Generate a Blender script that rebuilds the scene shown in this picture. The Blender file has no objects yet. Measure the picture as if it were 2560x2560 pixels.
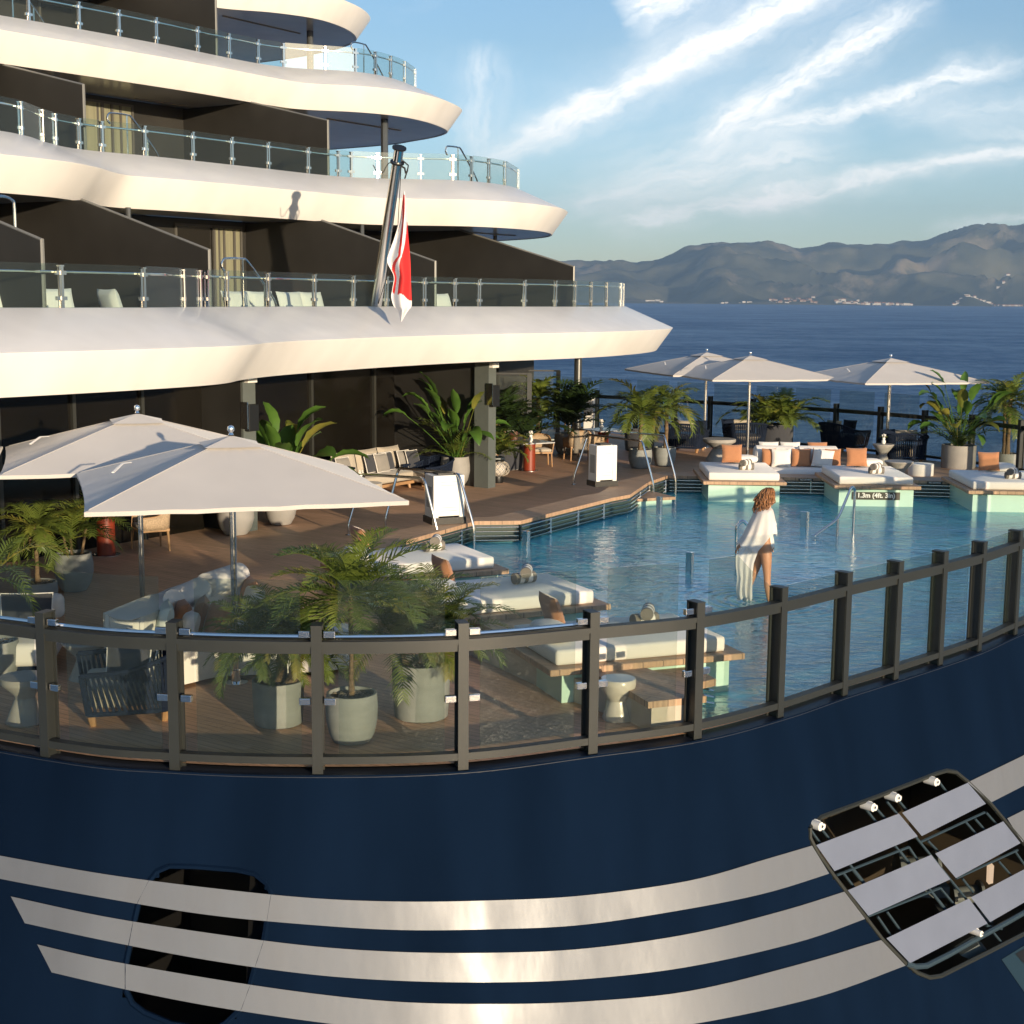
import bpy, bmesh, math, random
from mathutils import Vector, Matrix, noise
from mathutils.geometry import tessellate_polygon
R=math.radians; PI=math.pi
S=bpy.context.scene; C=S.collection

# ---------------------------------------------------------------- camera
F=3600.; CH=4.4; HOR=745.; ROLL=R(.5); PITCH=math.atan((1280-HOR)/F)
fw=Vector((0,math.cos(PITCH),-math.sin(PITCH)))
u0=Vector((0,math.sin(PITCH),math.cos(PITCH))); r0=Vector((1,0,0))
rt=r0*math.cos(ROLL)+u0*math.sin(ROLL); up=u0*math.cos(ROLL)-r0*math.sin(ROLL)
CAM=Vector((0,0,CH))
cd=bpy.data.cameras.new('camera'); co=bpy.data.objects.new('camera',cd); C.objects.link(co)
cd.sensor_width=36; cd.lens=F/2560*36; cd.clip_start=.1; cd.clip_end=60000
mw=Matrix((rt,up,-fw)).transposed().to_4x4(); mw.translation=CAM; co.matrix_world=mw
S.camera=co
# ---------------------------------------------------------------- sky and sun
SUN_EL=6.4; SUN_AZ=150.
W=bpy.data.worlds.new('World'); S.world=W; W.use_nodes=True
wt=W.node_tree; wn=wt.nodes; wl=wt.links; wn.clear()
wo=wn.new('ShaderNodeOutputWorld'); bg=wn.new('ShaderNodeBackground'); wl.new(bg.outputs[0],wo.inputs[0])
sky=wn.new('ShaderNodeTexSky'); sky.sky_type='NISHITA'; sky.sun_disc=False
sky.sun_elevation=R(SUN_EL); sky.sun_rotation=R(SUN_AZ); sky.altitude=20; sky.air_density=1.; sky.dust_density=.4; sky.ozone_density=3.
SKY_S=.15; bg.inputs[1].default_value=SKY_S
def wm(op,a,b=None,c=None,clamp=False):
    n=wn.new('ShaderNodeMath'); n.operation=op; n.use_clamp=clamp
    for i,v in enumerate((a,b,c)):
        if v is None: continue
        if isinstance(v,(int,float)): n.inputs[i].default_value=v
        else: wl.new(v,n.inputs[i])
    return n.outputs[0]
tcw=wn.new('ShaderNodeTexCoord'); sx=wn.new('ShaderNodeSeparateXYZ'); wl.new(tcw.outputs['Generated'],sx.inputs[0])
ay=wm('MAXIMUM',wm('ABSOLUTE',sx.outputs[1]),.05)
cu=wm('DIVIDE',sx.outputs[0],ay); cv=wm('DIVIDE',sx.outputs[2],ay)   # tan azimuth, tan elevation of the direction
def cloud_noise(scale,det,sxy,seed,rough=.6):
    cb=wn.new('ShaderNodeCombineXYZ'); wl.new(wm('MULTIPLY',cu,sxy[0]),cb.inputs[0]); wl.new(wm('MULTIPLY',cv,sxy[1]),cb.inputs[1]); cb.inputs[2].default_value=seed
    n=wn.new('ShaderNodeTexNoise'); n.inputs['Scale'].default_value=scale; n.inputs['Detail'].default_value=det; n.inputs['Roughness'].default_value=rough
    wl.new(cb.outputs[0],n.inputs['Vector']); return n.outputs['Fac']
nA=cloud_noise(9,5,(1,1.3),1.7); nB=cloud_noise(9,5,(1,1.3),9.1)
cu2=wm('ADD',cu,wm('MULTIPLY',wm('SUBTRACT',nA,.5),.032)); cv2=wm('ADD',cv,wm('MULTIPLY',wm('SUBTRACT',nB,.5),.032))
nC=cloud_noise(38,4,(1,1.6),4.4); nD=cloud_noise(38,4,(1,1.6),6.2)
cu2=wm('ADD',cu2,wm('MULTIPLY',wm('SUBTRACT',nC,.5),.016)); cv2=wm('ADD',cv2,wm('MULTIPLY',wm('SUBTRACT',nD,.5),.016))
def streak(x0,y0,x1,y1,w,st,end=.15):
    a0,b0,a1,b1=[(x0-1280)/F,(HOR-y0)/F,(x1-1280)/F,(HOR-y1)/F]
    dx,dy=a1-a0,b1-b0; L=math.hypot(dx,dy); dx/=L; dy/=L; w=w/F
    px=wm('SUBTRACT',cu2,a0); py=wm('SUBTRACT',cv2,b0)
    t=wm('ADD',wm('MULTIPLY',px,dx/L),wm('MULTIPLY',py,dy/L))
    d=wm('ADD',wm('MULTIPLY',px,-dy/w),wm('MULTIPLY',py,dx/w))
    g=wm('DIVIDE',1.,wm('ADD',1.,wm('POWER',wm('MULTIPLY',d,d),1.2)))
    e=wm('MULTIPLY',wm('MULTIPLY',wm('ADD',t,end),1/(2*end),clamp=True),wm('MULTIPLY',wm('SUBTRACT',1+end,t),1/(2*end),clamp=True))
    # fine fibres running along the streak
    cb=wn.new('ShaderNodeCombineXYZ'); wl.new(wm('MULTIPLY',t,L*14),cb.inputs[0]); wl.new(wm('MULTIPLY',d,w*70),cb.inputs[1]); cb.inputs[2].default_value=x0*.01
    n=wn.new('ShaderNodeTexNoise'); n.inputs['Scale'].default_value=2.2; n.inputs['Detail'].default_value=6; n.inputs['Roughness'].default_value=.62; wl.new(cb.outputs[0],n.inputs['Vector'])
    m=wm('MULTIPLY_ADD',n.outputs['Fac'],1.9 if st>1.1 else 2.3,-.08 if st>1.1 else -.36,clamp=True)
    return wm('MULTIPLY',wm('MULTIPLY',g,e),wm('MULTIPLY',m,st))
ST=[(1250,400,2150,-70,30,1.14),(1560,70,1760,-50,48,1.0),(1730,365,2230,50,34,.9),(1900,345,2470,172,20,.85),(1380,525,2050,390,34,.55),
    (1880,500,2660,340,20,.85),(2250,292,2750,240,26,.45),(2330,570,2650,515,12,.5),(1530,568,1960,490,24,.65),(1190,395,1210,160,45,.45),
    (1500,455,1960,330,60,.35),(2350,330,2700,300,14,.35)]
acc=None
for s_ in ST:
    o_=streak(*s_); acc=o_ if acc is None else wm('ADD',acc,o_)
veil=wm('MULTIPLY',wm('MULTIPLY_ADD',cloud_noise(5,7,(1,2.4),3.3),3.,-1.7,clamp=True),.22)
acc=wm('MINIMUM',wm('ADD',acc,veil),.97)
tint=wn.new('ShaderNodeMixRGB'); tint.blend_type='MULTIPLY'; tint.inputs[0].default_value=1; wl.new(sky.outputs[0],tint.inputs[1]); tg=wn.new('ShaderNodeMixRGB'); wl.new(wm('MULTIPLY',cv,6.,clamp=True),tg.inputs[0]); tg.inputs[1].default_value=(1.06,1.12,1.36,1); tg.inputs[2].default_value=(.95,.86,.86,1); wl.new(tg.outputs[0],tint.inputs[2])
cm=wn.new('ShaderNodeMixRGB'); wl.new(acc,cm.inputs[0]); wl.new(tint.outputs[0],cm.inputs[1]); CLOUD=cm.inputs[2]; CLOUD.default_value=(5.3,5.25,5.1,1)
wl.new(cm.outputs[0],bg.inputs[0])
sd=bpy.data.lights.new('sun','SUN'); so=bpy.data.objects.new('sun',sd); C.objects.link(so)
sd.energy=3.95; sd.angle=R(.53); sd.color=(1,.80,.55)
tosun=Vector((math.sin(R(SUN_AZ))*math.cos(R(SUN_EL)),math.cos(R(SUN_AZ))*math.cos(R(SUN_EL)),math.sin(R(SUN_EL))))
so.rotation_euler=tosun.to_track_quat('Z','Y').to_euler(); so.location=(20,-30,20)
S.view_settings.view_transform='Standard'; S.view_settings.look='None'; S.view_settings.gamma=1; S.view_settings.exposure=.96
S.render.engine='CYCLES'; S.cycles.use_denoising=True; S.cycles.max_bounces=10; S.cycles.transparent_max_bounces=24; S.cycles.volume_bounces=0
S.cycles.sample_clamp_indirect=4; S.cycles.caustics_reflective=False; S.cycles.caustics_refractive=False

# ---------------------------------------------------------------- helpers
def ray(x,y): return fw+rt*((x-1280)/F)-up*((y-1280)/F)
def U(x,y,z=0.):
    d=ray(x,y); return CAM+d*((z-CH)/d.z)
def UY(x,y,Y):
    d=ray(x,y); return CAM+d*(Y/d.y)
def PJ(p):
    v=Vector(p)-CAM; d=v.dot(fw); return 1280+F*v.dot(rt)/d,1280-F*v.dot(up)/d
AX=Vector((.83,-.56)).normalized(); BX=Vector((-AX.y,AX.x))
def W2(a,b): v=AX*a+BX*b; return (v.x,v.y)
def tag(o,label=None,cat=None,group=None,kind=None):
    if label: o['label']=label
    if cat: o['category']=cat
    if group: o['group']=group
    if kind: o['kind']=kind
    return o
def thing(name,label,cat,loc=(0,0,0),rz=0,group=None):
    o=bpy.data.objects.new(name,None); C.objects.link(o); o.location=loc; o.rotation_euler=(0,0,rz); o.empty_display_size=.1
    return tag(o,label,cat,group)
def copy_tree(o,parent=None):
    c=o.copy(); C.objects.link(c); c.parent=parent
    for ch in list(o.children): copy_tree(ch,c)
    return c
def again(o,label,loc,rz=None,group=None):
    c=copy_tree(o); c['label']=label; c.location=loc
    if rz is not None: c.rotation_euler=(0,0,rz)
    if group: c['group']=group
    return c
class MB:
    def __init__(s): s.v=[]; s.f=[]
    def add(s,vs,fs,M=None):
        n=len(s.v); s.v+=[tuple(M@Vector(p)) if M else tuple(p) for p in vs]; s.f+=[tuple(i+n for i in f) for f in fs]; return s
    def box(s,c,d,M=None):
        x,y,z=[q/2 for q in d]; vs=[(c[0]+i*x,c[1]+j*y,c[2]+k*z) for i in(-1,1) for j in(-1,1) for k in(-1,1)]
        return s.add(vs,[(0,1,3,2),(4,6,7,5),(0,4,5,1),(2,3,7,6),(0,2,6,4),(1,5,7,3)],M)
    def tube(s,pts,r,n=8,cap=True,M=None,flat=1.):
        pts=[Vector(p) for p in pts]; vs=[]; N=len(pts); rs=r if isinstance(r,(list,tuple)) else [r]*N
        ref=None
        for i,p in enumerate(pts):
            t=(pts[min(i+1,N-1)]-pts[max(i-1,0)]); t=t.normalized() if t.length>1e-9 else Vector((0,0,1))
            if ref is None: ref=Vector((0,0,1)) if abs(t.z)<.9 else Vector((1,0,0))
            a=ref-t*ref.dot(t); a=a.normalized() if a.length>1e-6 else t.orthogonal().normalized(); b=t.cross(a); ref=a
            for k in range(n):
                q=2*PI*k/n; vs.append(p+(a*math.cos(q)*flat+b*math.sin(q))*rs[i])
        fs=[(i*n+k,i*n+(k+1)%n,(i+1)*n+(k+1)%n,(i+1)*n+k) for i in range(N-1) for k in range(n)]
        if cap: fs+=[tuple(reversed(range(n))),tuple((N-1)*n+k for k in range(n))]
        return s.add(vs,fs,M)
    def lathe(s,prof,c=(0,0,0),n=24,M=None):
        vs=[(c[0]+r*math.cos(2*PI*k/n),c[1]+r*math.sin(2*PI*k/n),c[2]+z) for r,z in prof for k in range(n)]
        fs=[(i*n+k,i*n+(k+1)%n,(i+1)*n+(k+1)%n,(i+1)*n+k) for i in range(len(prof)-1) for k in range(n)]
        if prof[0][0]>1e-4: fs.append(tuple(reversed(range(n))))
        if prof[-1][0]>1e-4: fs.append(tuple((len(prof)-1)*n+k for k in range(n)))
        return s.add(vs,fs,M)
    def grid(s,rows,close=False,M=None):
        m=len(rows[0]); vs=[p for r in rows for p in r]; k=m if close else m-1
        return s.add(vs,[(i*m+j,i*m+(j+1)%m,(i+1)*m+(j+1)%m,(i+1)*m+j) for i in range(len(rows)-1) for j in range(k)],M)
    def poly(s,pts,M=None): return s.add(pts,[tuple(range(len(pts)))],M)
    def prism(s,pts,z0,z1,holes=()):
        loops=[[Vector((p[0],p[1],0)) for p in l] for l in [pts]+list(holes)]
        tr=tessellate_polygon(loops); fl=[p for l in loops for p in l]; n=len(fl)
        vs=[(p.x,p.y,z1) for p in fl]+[(p.x,p.y,z0) for p in fl]; fs=[tuple(t) for t in tr]+[tuple(i+n for i in reversed(t)) for t in tr]
        o=0
        for l in loops:
            m=len(l); fs+=[(o+i,o+(i+1)%m,o+(i+1)%m+n,o+i+n) for i in range(m)]; o+=m
        return s.add(vs,fs)
    def sheet(s,pts,z,holes=()):
        loops=[[Vector((p[0],p[1],0)) for p in l] for l in [pts]+list(holes)]
        tr=tessellate_polygon(loops); return s.add([(p.x,p.y,z) for l in loops for p in l],[tuple(t) for t in tr])
    def ell(s,c,r,n=12,m=8,M=None,p=1.):
        rows=[]
        f=lambda v:math.copysign(abs(v)**p,v)
        for i in range(m+1):
            th=PI*i/m-PI/2; rows.append([(c[0]+r[0]*f(math.cos(th))*f(math.cos(2*PI*k/n)),c[1]+r[1]*f(math.cos(th))*f(math.sin(2*PI*k/n)),c[2]+r[2]*f(math.sin(th))) for k in range(n)])
        return s.grid(rows,True,M)
    def cushion(s,w,h,t,M=None,n=10,pinch=.12):
        rows=[]
        for sgn in (1,-1):
            g=[]
            for i in range(n+1):
                row=[]
                for j in range(n+1):
                    a=2*i/n-1; b=2*j/n-1
                    x=a*w/2*(1-pinch*(1-b*b)*abs(a)**2*.5); z=b*h/2*(1-pinch*(1-a*a)*abs(b)**2*.5)
                    y=sgn*t/2*((1-a**4)*(1-b**4))**.5
                    row.append((x,y,z))
                g.append(row)
            if sgn<0: g=[r[::-1] for r in g]
            s.grid(g,M=M)
        return s
    def build(s,name,mat,parent=None,smooth=35,bevel=0,seg=2,label=None,weld=False):
        me=bpy.data.meshes.new(name)
        if bevel or weld:
            bm=bmesh.new(); vv=[bm.verts.new(p) for p in s.v]
            for f in s.f:
                try: bm.faces.new([vv[i] for i in f])
                except ValueError: pass
            bmesh.ops.remove_doubles(bm,verts=bm.verts,dist=1e-5)
            if bevel: bmesh.ops.bevel(bm,geom=[e for e in bm.edges if len(e.link_faces)==2 and e.calc_face_angle(0)>.4],offset=bevel,segments=seg,profile=.5,affect='EDGES',clamp_overlap=True)
            bmesh.ops.recalc_face_normals(bm,faces=bm.faces); bm.to_mesh(me); bm.free()
        else: me.from_pydata(s.v,[],s.f)
        me.validate()
        if smooth:
            me.polygons.foreach_set('use_smooth',[True]*len(me.polygons)); me.set_sharp_from_angle(angle=R(smooth))
        for m in (mat if isinstance(mat,(list,tuple)) else [mat]): me.materials.append(m)
        o=bpy.data.objects.new(name,me); C.objects.link(o); o.parent=parent
        if label: o['label']=label
        return o
def T(x=0,y=0,z=0,rz=0,rx=0,ry=0): return Matrix.Translation((x,y,z))@Matrix.Rotation(rz,4,'Z')@Matrix.Rotation(rx,4,'X')@Matrix.Rotation(ry,4,'Y')
def struct(o): o['kind']='structure'; return o
def crom(P,n=8):
    out=[]; P=[Vector(p) for p in P]
    for i in range(len(P)-1):
        p0=P[max(i-1,0)];p1=P[i];p2=P[i+1];p3=P[min(i+2,len(P)-1)]
        for k in range(n):
            t=k/n; out.append(.5*((2*p1)+(p2-p0)*t+(2*p0-5*p1+4*p2-p3)*t*t+(3*p1-p0-3*p2+p3)*t**3))
    out.append(P[-1]); return out
def offs(P,d):
    out=[]
    for i,p in enumerate(P):
        t=(P[min(i+1,len(P)-1)]-P[max(i-1,0)]); t=Vector((t.x,t.y)).normalized(); out.append(Vector((p.x+t.y*d,p.y-t.x*d)))
    return out
def resample(P,step):
    out=[P[0].copy()]; acc=0
    for a,b in zip(P,P[1:]):
        L=(b-a).length; 
        while acc+L>=step and L>1e-9:
            t=(step-acc)/L; a=a.lerp(b,t); out.append(a.copy()); L=(b-a).length; acc=0
        acc+=L
    out.append(P[-1].copy()); return out
# ---------------------------------------------------------------- materials
def mat(name,col,rough=.5,metal=0,spec=None,nz=0,nscale=5,col2=None,bump=0,bscale=30,stretch=(1,1,1),coord='Object',coat=0,sheen=0,trans=0,rvar=0,det=5):
    m=bpy.data.materials.new(name); m.use_nodes=True; t=m.node_tree; N=t.nodes; L=t.links; b=N['Principled BSDF']
    b.inputs['Base Color'].default_value=(*col,1); b.inputs['Roughness'].default_value=rough; b.inputs['Metallic'].default_value=metal
    if spec is not None: b.inputs['Specular IOR Level'].default_value=spec
    if coat: b.inputs['Coat Weight'].default_value=coat; b.inputs['Coat Roughness'].default_value=.08
    if sheen: b.inputs['Sheen Weight'].default_value=sheen
    if nz or bump or rvar:
        tc=N.new('ShaderNodeTexCoord'); mp=N.new('ShaderNodeMapping'); mp.inputs['Scale'].default_value=stretch; L.new(tc.outputs[coord],mp.inputs[0])
    if nz or rvar:
        n=N.new('ShaderNodeTexNoise'); n.inputs['Scale'].default_value=nscale; n.inputs['Detail'].default_value=det; L.new(mp.outputs[0],n.inputs['Vector'])
        mr=N.new('ShaderNodeMapRange'); mr.inputs[1].default_value=.3; mr.inputs[2].default_value=.7; L.new(n.outputs['Fac'],mr.inputs[0])
        if nz:
            c2=col2 or tuple(min(1,c*(1-nz)) for c in col)
            mx=N.new('ShaderNodeMixRGB'); mx.inputs[1].default_value=(*col,1); mx.inputs[2].default_value=(*c2,1); L.new(mr.outputs[0],mx.inputs[0]); L.new(mx.outputs[0],b.inputs['Base Color'])
        if rvar:
            r2=N.new('ShaderNodeMapRange'); r2.inputs[3].default_value=rough-rvar; r2.inputs[4].default_value=rough+rvar; L.new(mr.outputs[0],r2.inputs[0]); L.new(r2.outputs[0],b.inputs['Roughness'])
    if bump:
        n2=N.new('ShaderNodeTexNoise'); n2.inputs['Scale'].default_value=bscale; n2.inputs['Detail'].default_value=4; L.new(mp.outputs[0],n2.inputs['Vector'])
        bp=N.new('ShaderNodeBump'); bp.inputs['Strength'].default_value=bump; bp.inputs['Distance'].default_value=.02; L.new(n2.outputs['Fac'],bp.inputs['Height']); L.new(bp.outputs[0],b.inputs['Normal'])
    return m
def glassmat(name,tintc,ior=1.45,rough=.0,dens=0,body=(.02,.03,.03)):
    m=bpy.data.materials.new(name); m.use_nodes=True; t=m.node_tree; N=t.nodes; L=t.links; N.clear()
    o=N.new('ShaderNodeOutputMaterial'); tr=N.new('ShaderNodeBsdfTransparent'); tr.inputs[0].default_value=(*tintc,1)
    g=N.new('ShaderNodeBsdfGlossy'); g.inputs['Roughness'].default_value=rough; g.inputs[0].default_value=(.95,.95,.95,1)
    fr=N.new('ShaderNodeFresnel'); mx=N.new('ShaderNodeMixShader')
    ge=N.new('ShaderNodeNewGeometry'); io=N.new('ShaderNodeMapRange'); io.inputs[3].default_value=ior; io.inputs[4].default_value=1/ior; L.new(ge.outputs['Backfacing'],io.inputs[0]); L.new(io.outputs[0],fr.inputs[0])
    L.new(fr.outputs[0],mx.inputs[0]); L.new(tr.outputs[0],mx.inputs[1]); L.new(g.outputs[0],mx.inputs[2])
    if dens:
        d=N.new('ShaderNodeBsdfDiffuse'); d.inputs[0].default_value=(*body,1); m2=N.new('ShaderNodeMixShader'); m2.inputs[0].default_value=dens
        L.new(mx.outputs[0],m2.inputs[1]); L.new(d.outputs[0],m2.inputs[2]); L.new(m2.outputs[0],o.inputs[0])
    else: L.new(mx.outputs[0],o.inputs[0])
    return m
M={}
M['white']=mat('white_paint',(.80,.78,.75),.42,nz=.10,nscale=1.6,coat=.15,stretch=(1,1,.25))
M['soffit']=mat('soffit_panel',(.78,.77,.74),.18,nz=.1,nscale=1.2)
M['darkwall']=mat('dark_wall',(.032,.031,.029),.45,nz=.4,nscale=1)
M['screen']=mat('screen_panel',(.030,.0285,.026),.5,spec=.25,nz=.2,nscale=2)
M['screenedge']=mat('screen_edge',(.16,.16,.15),.4)
M['winframe']=mat('dark_window_frame',(.085,.082,.075),.4)
M['darkglass']=mat('dark_window_glass',(.012,.011,.009),.06,spec=.6)
M['column']=mat('grey_green_panel',(.10,.115,.11),.45,nz=.1)
M['steel']=mat('stainless_steel',(.72,.70,.67),.18,metal=1)
M['steeldark']=mat('dark_steel',(.10,.105,.11),.3,metal=.6)
M['chrome']=mat('polished_steel',(.85,.84,.82),.08,metal=1)
M['railgrey']=mat('olive_grey_rail_paint',(.021,.024,.023),.5,nz=.15,nscale=3)
M['rubber']=mat('black_rubber',(.012,.012,.012),.5)
M['glass']=glassmat('clear_glass',(.87,.92,.90),1.33,.38,.02,(.12,.15,.14))
M['railglass']=glassmat('tinted_rail_glass',(.885,.91,.885),1.42,.01,.03,(.10,.13,.11))
M['fabric_umb']=mat('umbrella_canvas',(.53,.50,.475),.85,nz=.08,nscale=1.5,bump=.30,bscale=2.4,sheen=.2)
M['pot']=mat('stone_pot',(.26,.275,.265),.7,nz=.22,nscale=3,bump=.2,bscale=60,stretch=(1,1,3))
M['potg']=mat('grey_stone_pot',(.30,.29,.275),.7,nz=.15,nscale=4)
M['soil']=mat('pebbles',(.32,.28,.22),.9,nz=.7,nscale=35,bump=1,bscale=40)
M['trunk']=mat('palm_trunk',(.20,.135,.075),.9,nz=.5,nscale=14,bump=.8,bscale=25,stretch=(1,1,3))
M['leaf']=mat('palm_leaf',(.165,.205,.038),.42,nz=.5,nscale=2.2,col2=(.065,.11,.02))
M['leafy']=mat('yellowing_palm_leaf',(.27,.24,.05),.45,nz=.5,nscale=3,col2=(.12,.16,.025))
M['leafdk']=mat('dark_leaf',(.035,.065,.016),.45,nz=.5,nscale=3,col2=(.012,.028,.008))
M['banana']=mat('broad_leaf',(.10,.20,.035),.35,nz=.4,nscale=2.5,col2=(.045,.11,.018))
M['dry']=mat('dry_frond',(.30,.21,.11),.8,nz=.3,nscale=5)
M['cushw']=mat('white_cushion',(.72,.69,.65),.9,nz=.04,nscale=3,bump=.06,bscale=9,sheen=.3)
M['cusht']=mat('terracotta_cushion',(.42,.185,.085),.9,nz=.1,nscale=8,bump=.1,bscale=60,sheen=.3)
M['cushg']=mat('grey_cushion',(.24,.225,.205),.9,sheen=.3,nz=.1)
M['cushn']=mat('charcoal_cushion',(.035,.038,.048),.9,sheen=.3)
M['cushb']=mat('beige_cushion',(.42,.37,.30),.9,sheen=.2,nz=.08)
M['cushp']=mat('pale_aqua_cushion',(.56,.62,.56),.9,nz=.05)
M['towelg']=mat('grey_towel',(.19,.17,.145),.95,bump=.5,bscale=90)
M['navy']=mat('navy_rope',(.009,.015,.032),.9,spec=.15,bump=.5,bscale=50)
M['teak']=mat('teak_wood',(.40,.23,.11),.55,nz=.25,nscale=6,stretch=(1,1,.2))
M['weave']=mat('woven_cane',(.46,.34,.22),.8,nz=.4,nscale=40,bump=.6,bscale=60)
M['terra']=mat('rust_red_pedestal',(.21,.030,.010),.45,nz=.15,nscale=3)
M['marble']=mat('pale_tabletop',(.50,.50,.50),.2,nz=.15,nscale=4)
M['stonet']=mat('ceramic_stool',(.62,.57,.50),.3,nz=.12,nscale=14,coat=.3)
M['concrete']=mat('concrete_table',(.36,.34,.31),.75,nz=.2,nscale=6)
M['plasticw']=mat('white_enamel',(.74,.73,.70),.4)
M['black']=mat('black_metal',(.01,.01,.01),.4)
M['mint']=mat('mint_pool_tile',(.50,.72,.62),.3,nz=.06,nscale=4)
M['sign']=mat('sign_black',(.03,.028,.02),.4)
M['signw']=mat('sign_lettering',(.8,.8,.76),.5)
M['skin']=mat('skin',(.50,.25,.14),.5,nz=.06,nscale=6)
M['hair']=mat('curly_hair',(.33,.15,.055),.5,nz=.5,nscale=18,col2=(.15,.06,.022))
M['swim']=mat('white_swimsuit',(.82,.80,.74),.6)
M['red']=mat('red_bunting',(.62,.02,.02),.75)
M['flagw']=mat('white_bunting',(.75,.73,.74),.75)
M['curtain']=mat('sheer_curtain',(.24,.24,.165),.9,nz=.3,nscale=12,stretch=(1,1,.05))
M['redch']=mat('red_fabric',(.28,.02,.02),.8)
def chiffon():
    m=mat('sheer_white_chiffon',(.84,.82,.80),.8); t=m.node_tree; N=t.nodes; L=t.links
    b=N['Principled BSDF']; o=N['Material Output']; tr=N.new('ShaderNodeBsdfTransparent'); tl=N.new('ShaderNodeBsdfTranslucent'); tl.inputs[0].default_value=(.8,.8,.78,1)
    m1=N.new('ShaderNodeMixShader'); m1.inputs[0].default_value=.3; L.new(b.outputs[0],m1.inputs[1]); L.new(tl.outputs[0],m1.inputs[2])
    m2=N.new('ShaderNodeMixShader'); m2.inputs[0].default_value=.07; L.new(m1.outputs[0],m2.inputs[1]); L.new(tr.outputs[0],m2.inputs[2]); L.new(m2.outputs[0],o.inputs[0]); return m
M['chiffon']=chiffon()
def leafgloss(m):
    b=m.node_tree.nodes['Principled BSDF']; t=m.node_tree; N=t.nodes; L=t.links; o=N['Material Output']
    tl=N.new('ShaderNodeBsdfTranslucent'); mx=N.new('ShaderNodeMixShader'); mx.inputs[0].default_value=.25
    c=b.inputs['Base Color'].links[0].from_socket if b.inputs['Base Color'].links else None
    if c: L.new(c,tl.inputs[0])
    L.new(b.outputs[0],mx.inputs[1]); L.new(tl.outputs[0],mx.inputs[2]); L.new(mx.outputs[0],o.inputs[0])
for k in ('leaf','leafy','banana','leafdk'): leafgloss(M[k])
def plankmat(name,c1,c2,ang,pw,rough=.6,gap=.35,jx=2.4):
    m=bpy.data.materials.new(name); m.use_nodes=True; t=m.node_tree; N=t.nodes; L=t.links; b=N['Principled BSDF']; b.inputs['Roughness'].default_value=rough
    tc=N.new('ShaderNodeTexCoord'); mp=N.new('ShaderNodeMapping'); mp.inputs['Rotation'].default_value=(0,0,-ang); L.new(tc.outputs['Object'],mp.inputs[0])
    br=N.new('ShaderNodeTexBrick'); br.inputs['Scale'].default_value=1; br.inputs['Brick Width'].default_value=jx; br.inputs['Row Height'].default_value=pw; br.inputs['Mortar Size'].default_value=.004; br.inputs['Mortar Smooth'].default_value=.3
    br.inputs['Color1'].default_value=(*c1,1); br.inputs['Color2'].default_value=(*c2,1); br.inputs['Mortar'].default_value=(c1[0]*gap,c1[1]*gap,c1[2]*gap,1); br.offset=.37; L.new(mp.outputs[0],br.inputs['Vector'])
    mp2=N.new('ShaderNodeMapping'); mp2.inputs['Scale'].default_value=(.8,14,1); L.new(mp.outputs[0],mp2.inputs[0])
    n=N.new('ShaderNodeTexNoise'); n.inputs['Scale'].default_value=2.5; n.inputs['Detail'].default_value=6; L.new(mp2.outputs[0],n.inputs['Vector'])
    n3=N.new('ShaderNodeTexNoise'); n3.inputs['Scale'].default_value=.45; n3.inputs['Detail'].default_value=3; L.new(tc.outputs['Object'],n3.inputs['Vector'])
    mr=N.new('ShaderNodeMapRange'); mr.inputs[1].default_value=.3; mr.inputs[2].default_value=.7; mr.inputs[3].default_value=.78; mr.inputs[4].default_value=1.15; L.new(n.outputs['Fac'],mr.inputs[0])
    mr3=N.new('ShaderNodeMapRange'); mr3.inputs[1].default_value=.3; mr3.inputs[2].default_value=.7; mr3.inputs[3].default_value=.85; mr3.inputs[4].default_value=1.1; L.new(n3.outputs['Fac'],mr3.inputs[0])
    mm=N.new('ShaderNodeMath'); mm.operation='MULTIPLY'; L.new(mr.outputs[0],mm.inputs[0]); L.new(mr3.outputs[0],mm.inputs[1])
    mx=N.new('ShaderNodeMixRGB'); mx.blend_type='MULTIPLY'; mx.inputs[0].default_value=1; L.new(br.outputs['Color'],mx.inputs[1]); L.new(mm.outputs[0],mx.inputs[2]); L.new(mx.outputs[0],b.inputs['Base Color'])
    bp=N.new('ShaderNodeBump'); bp.inputs['Strength'].default_value=.4; bp.inputs['Distance'].default_value=.004; L.new(br.outputs['Fac'],bp.inputs['Height']); bp.invert=True; L.new(bp.outputs[0],b.inputs['Normal'])
    return m
AANG=math.atan2(AX.y,AX.x)
M['deck']=plankmat('teak_decking',(.64,.385,.235),(.55,.33,.195),AANG,.10)
M['coping']=plankmat('teak_coping',(.46,.30,.19),(.42,.27,.165),AANG,.14,jx=5)

def lettering(txt,size,par,loc,ext=.003,off=0):
    c=bpy.data.curves.new('lettering','FONT'); c.body=txt; c.size=size; c.align_x='CENTER'; c.align_y='CENTER'; c.extrude=ext; c.offset=off
    t=bpy.data.objects.new('tmp',c); C.objects.link(t); bpy.context.view_layer.update(); me=bpy.data.meshes.new_from_object(t.evaluated_get(bpy.context.evaluated_depsgraph_get()))
    bpy.data.objects.remove(t); o=bpy.data.objects.new('lettering',me); C.objects.link(o); o.parent=par; o.rotation_euler=(PI/2,0,0); o.location=loc; me.materials.clear(); me.materials.append(M['signw']); return o
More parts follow.
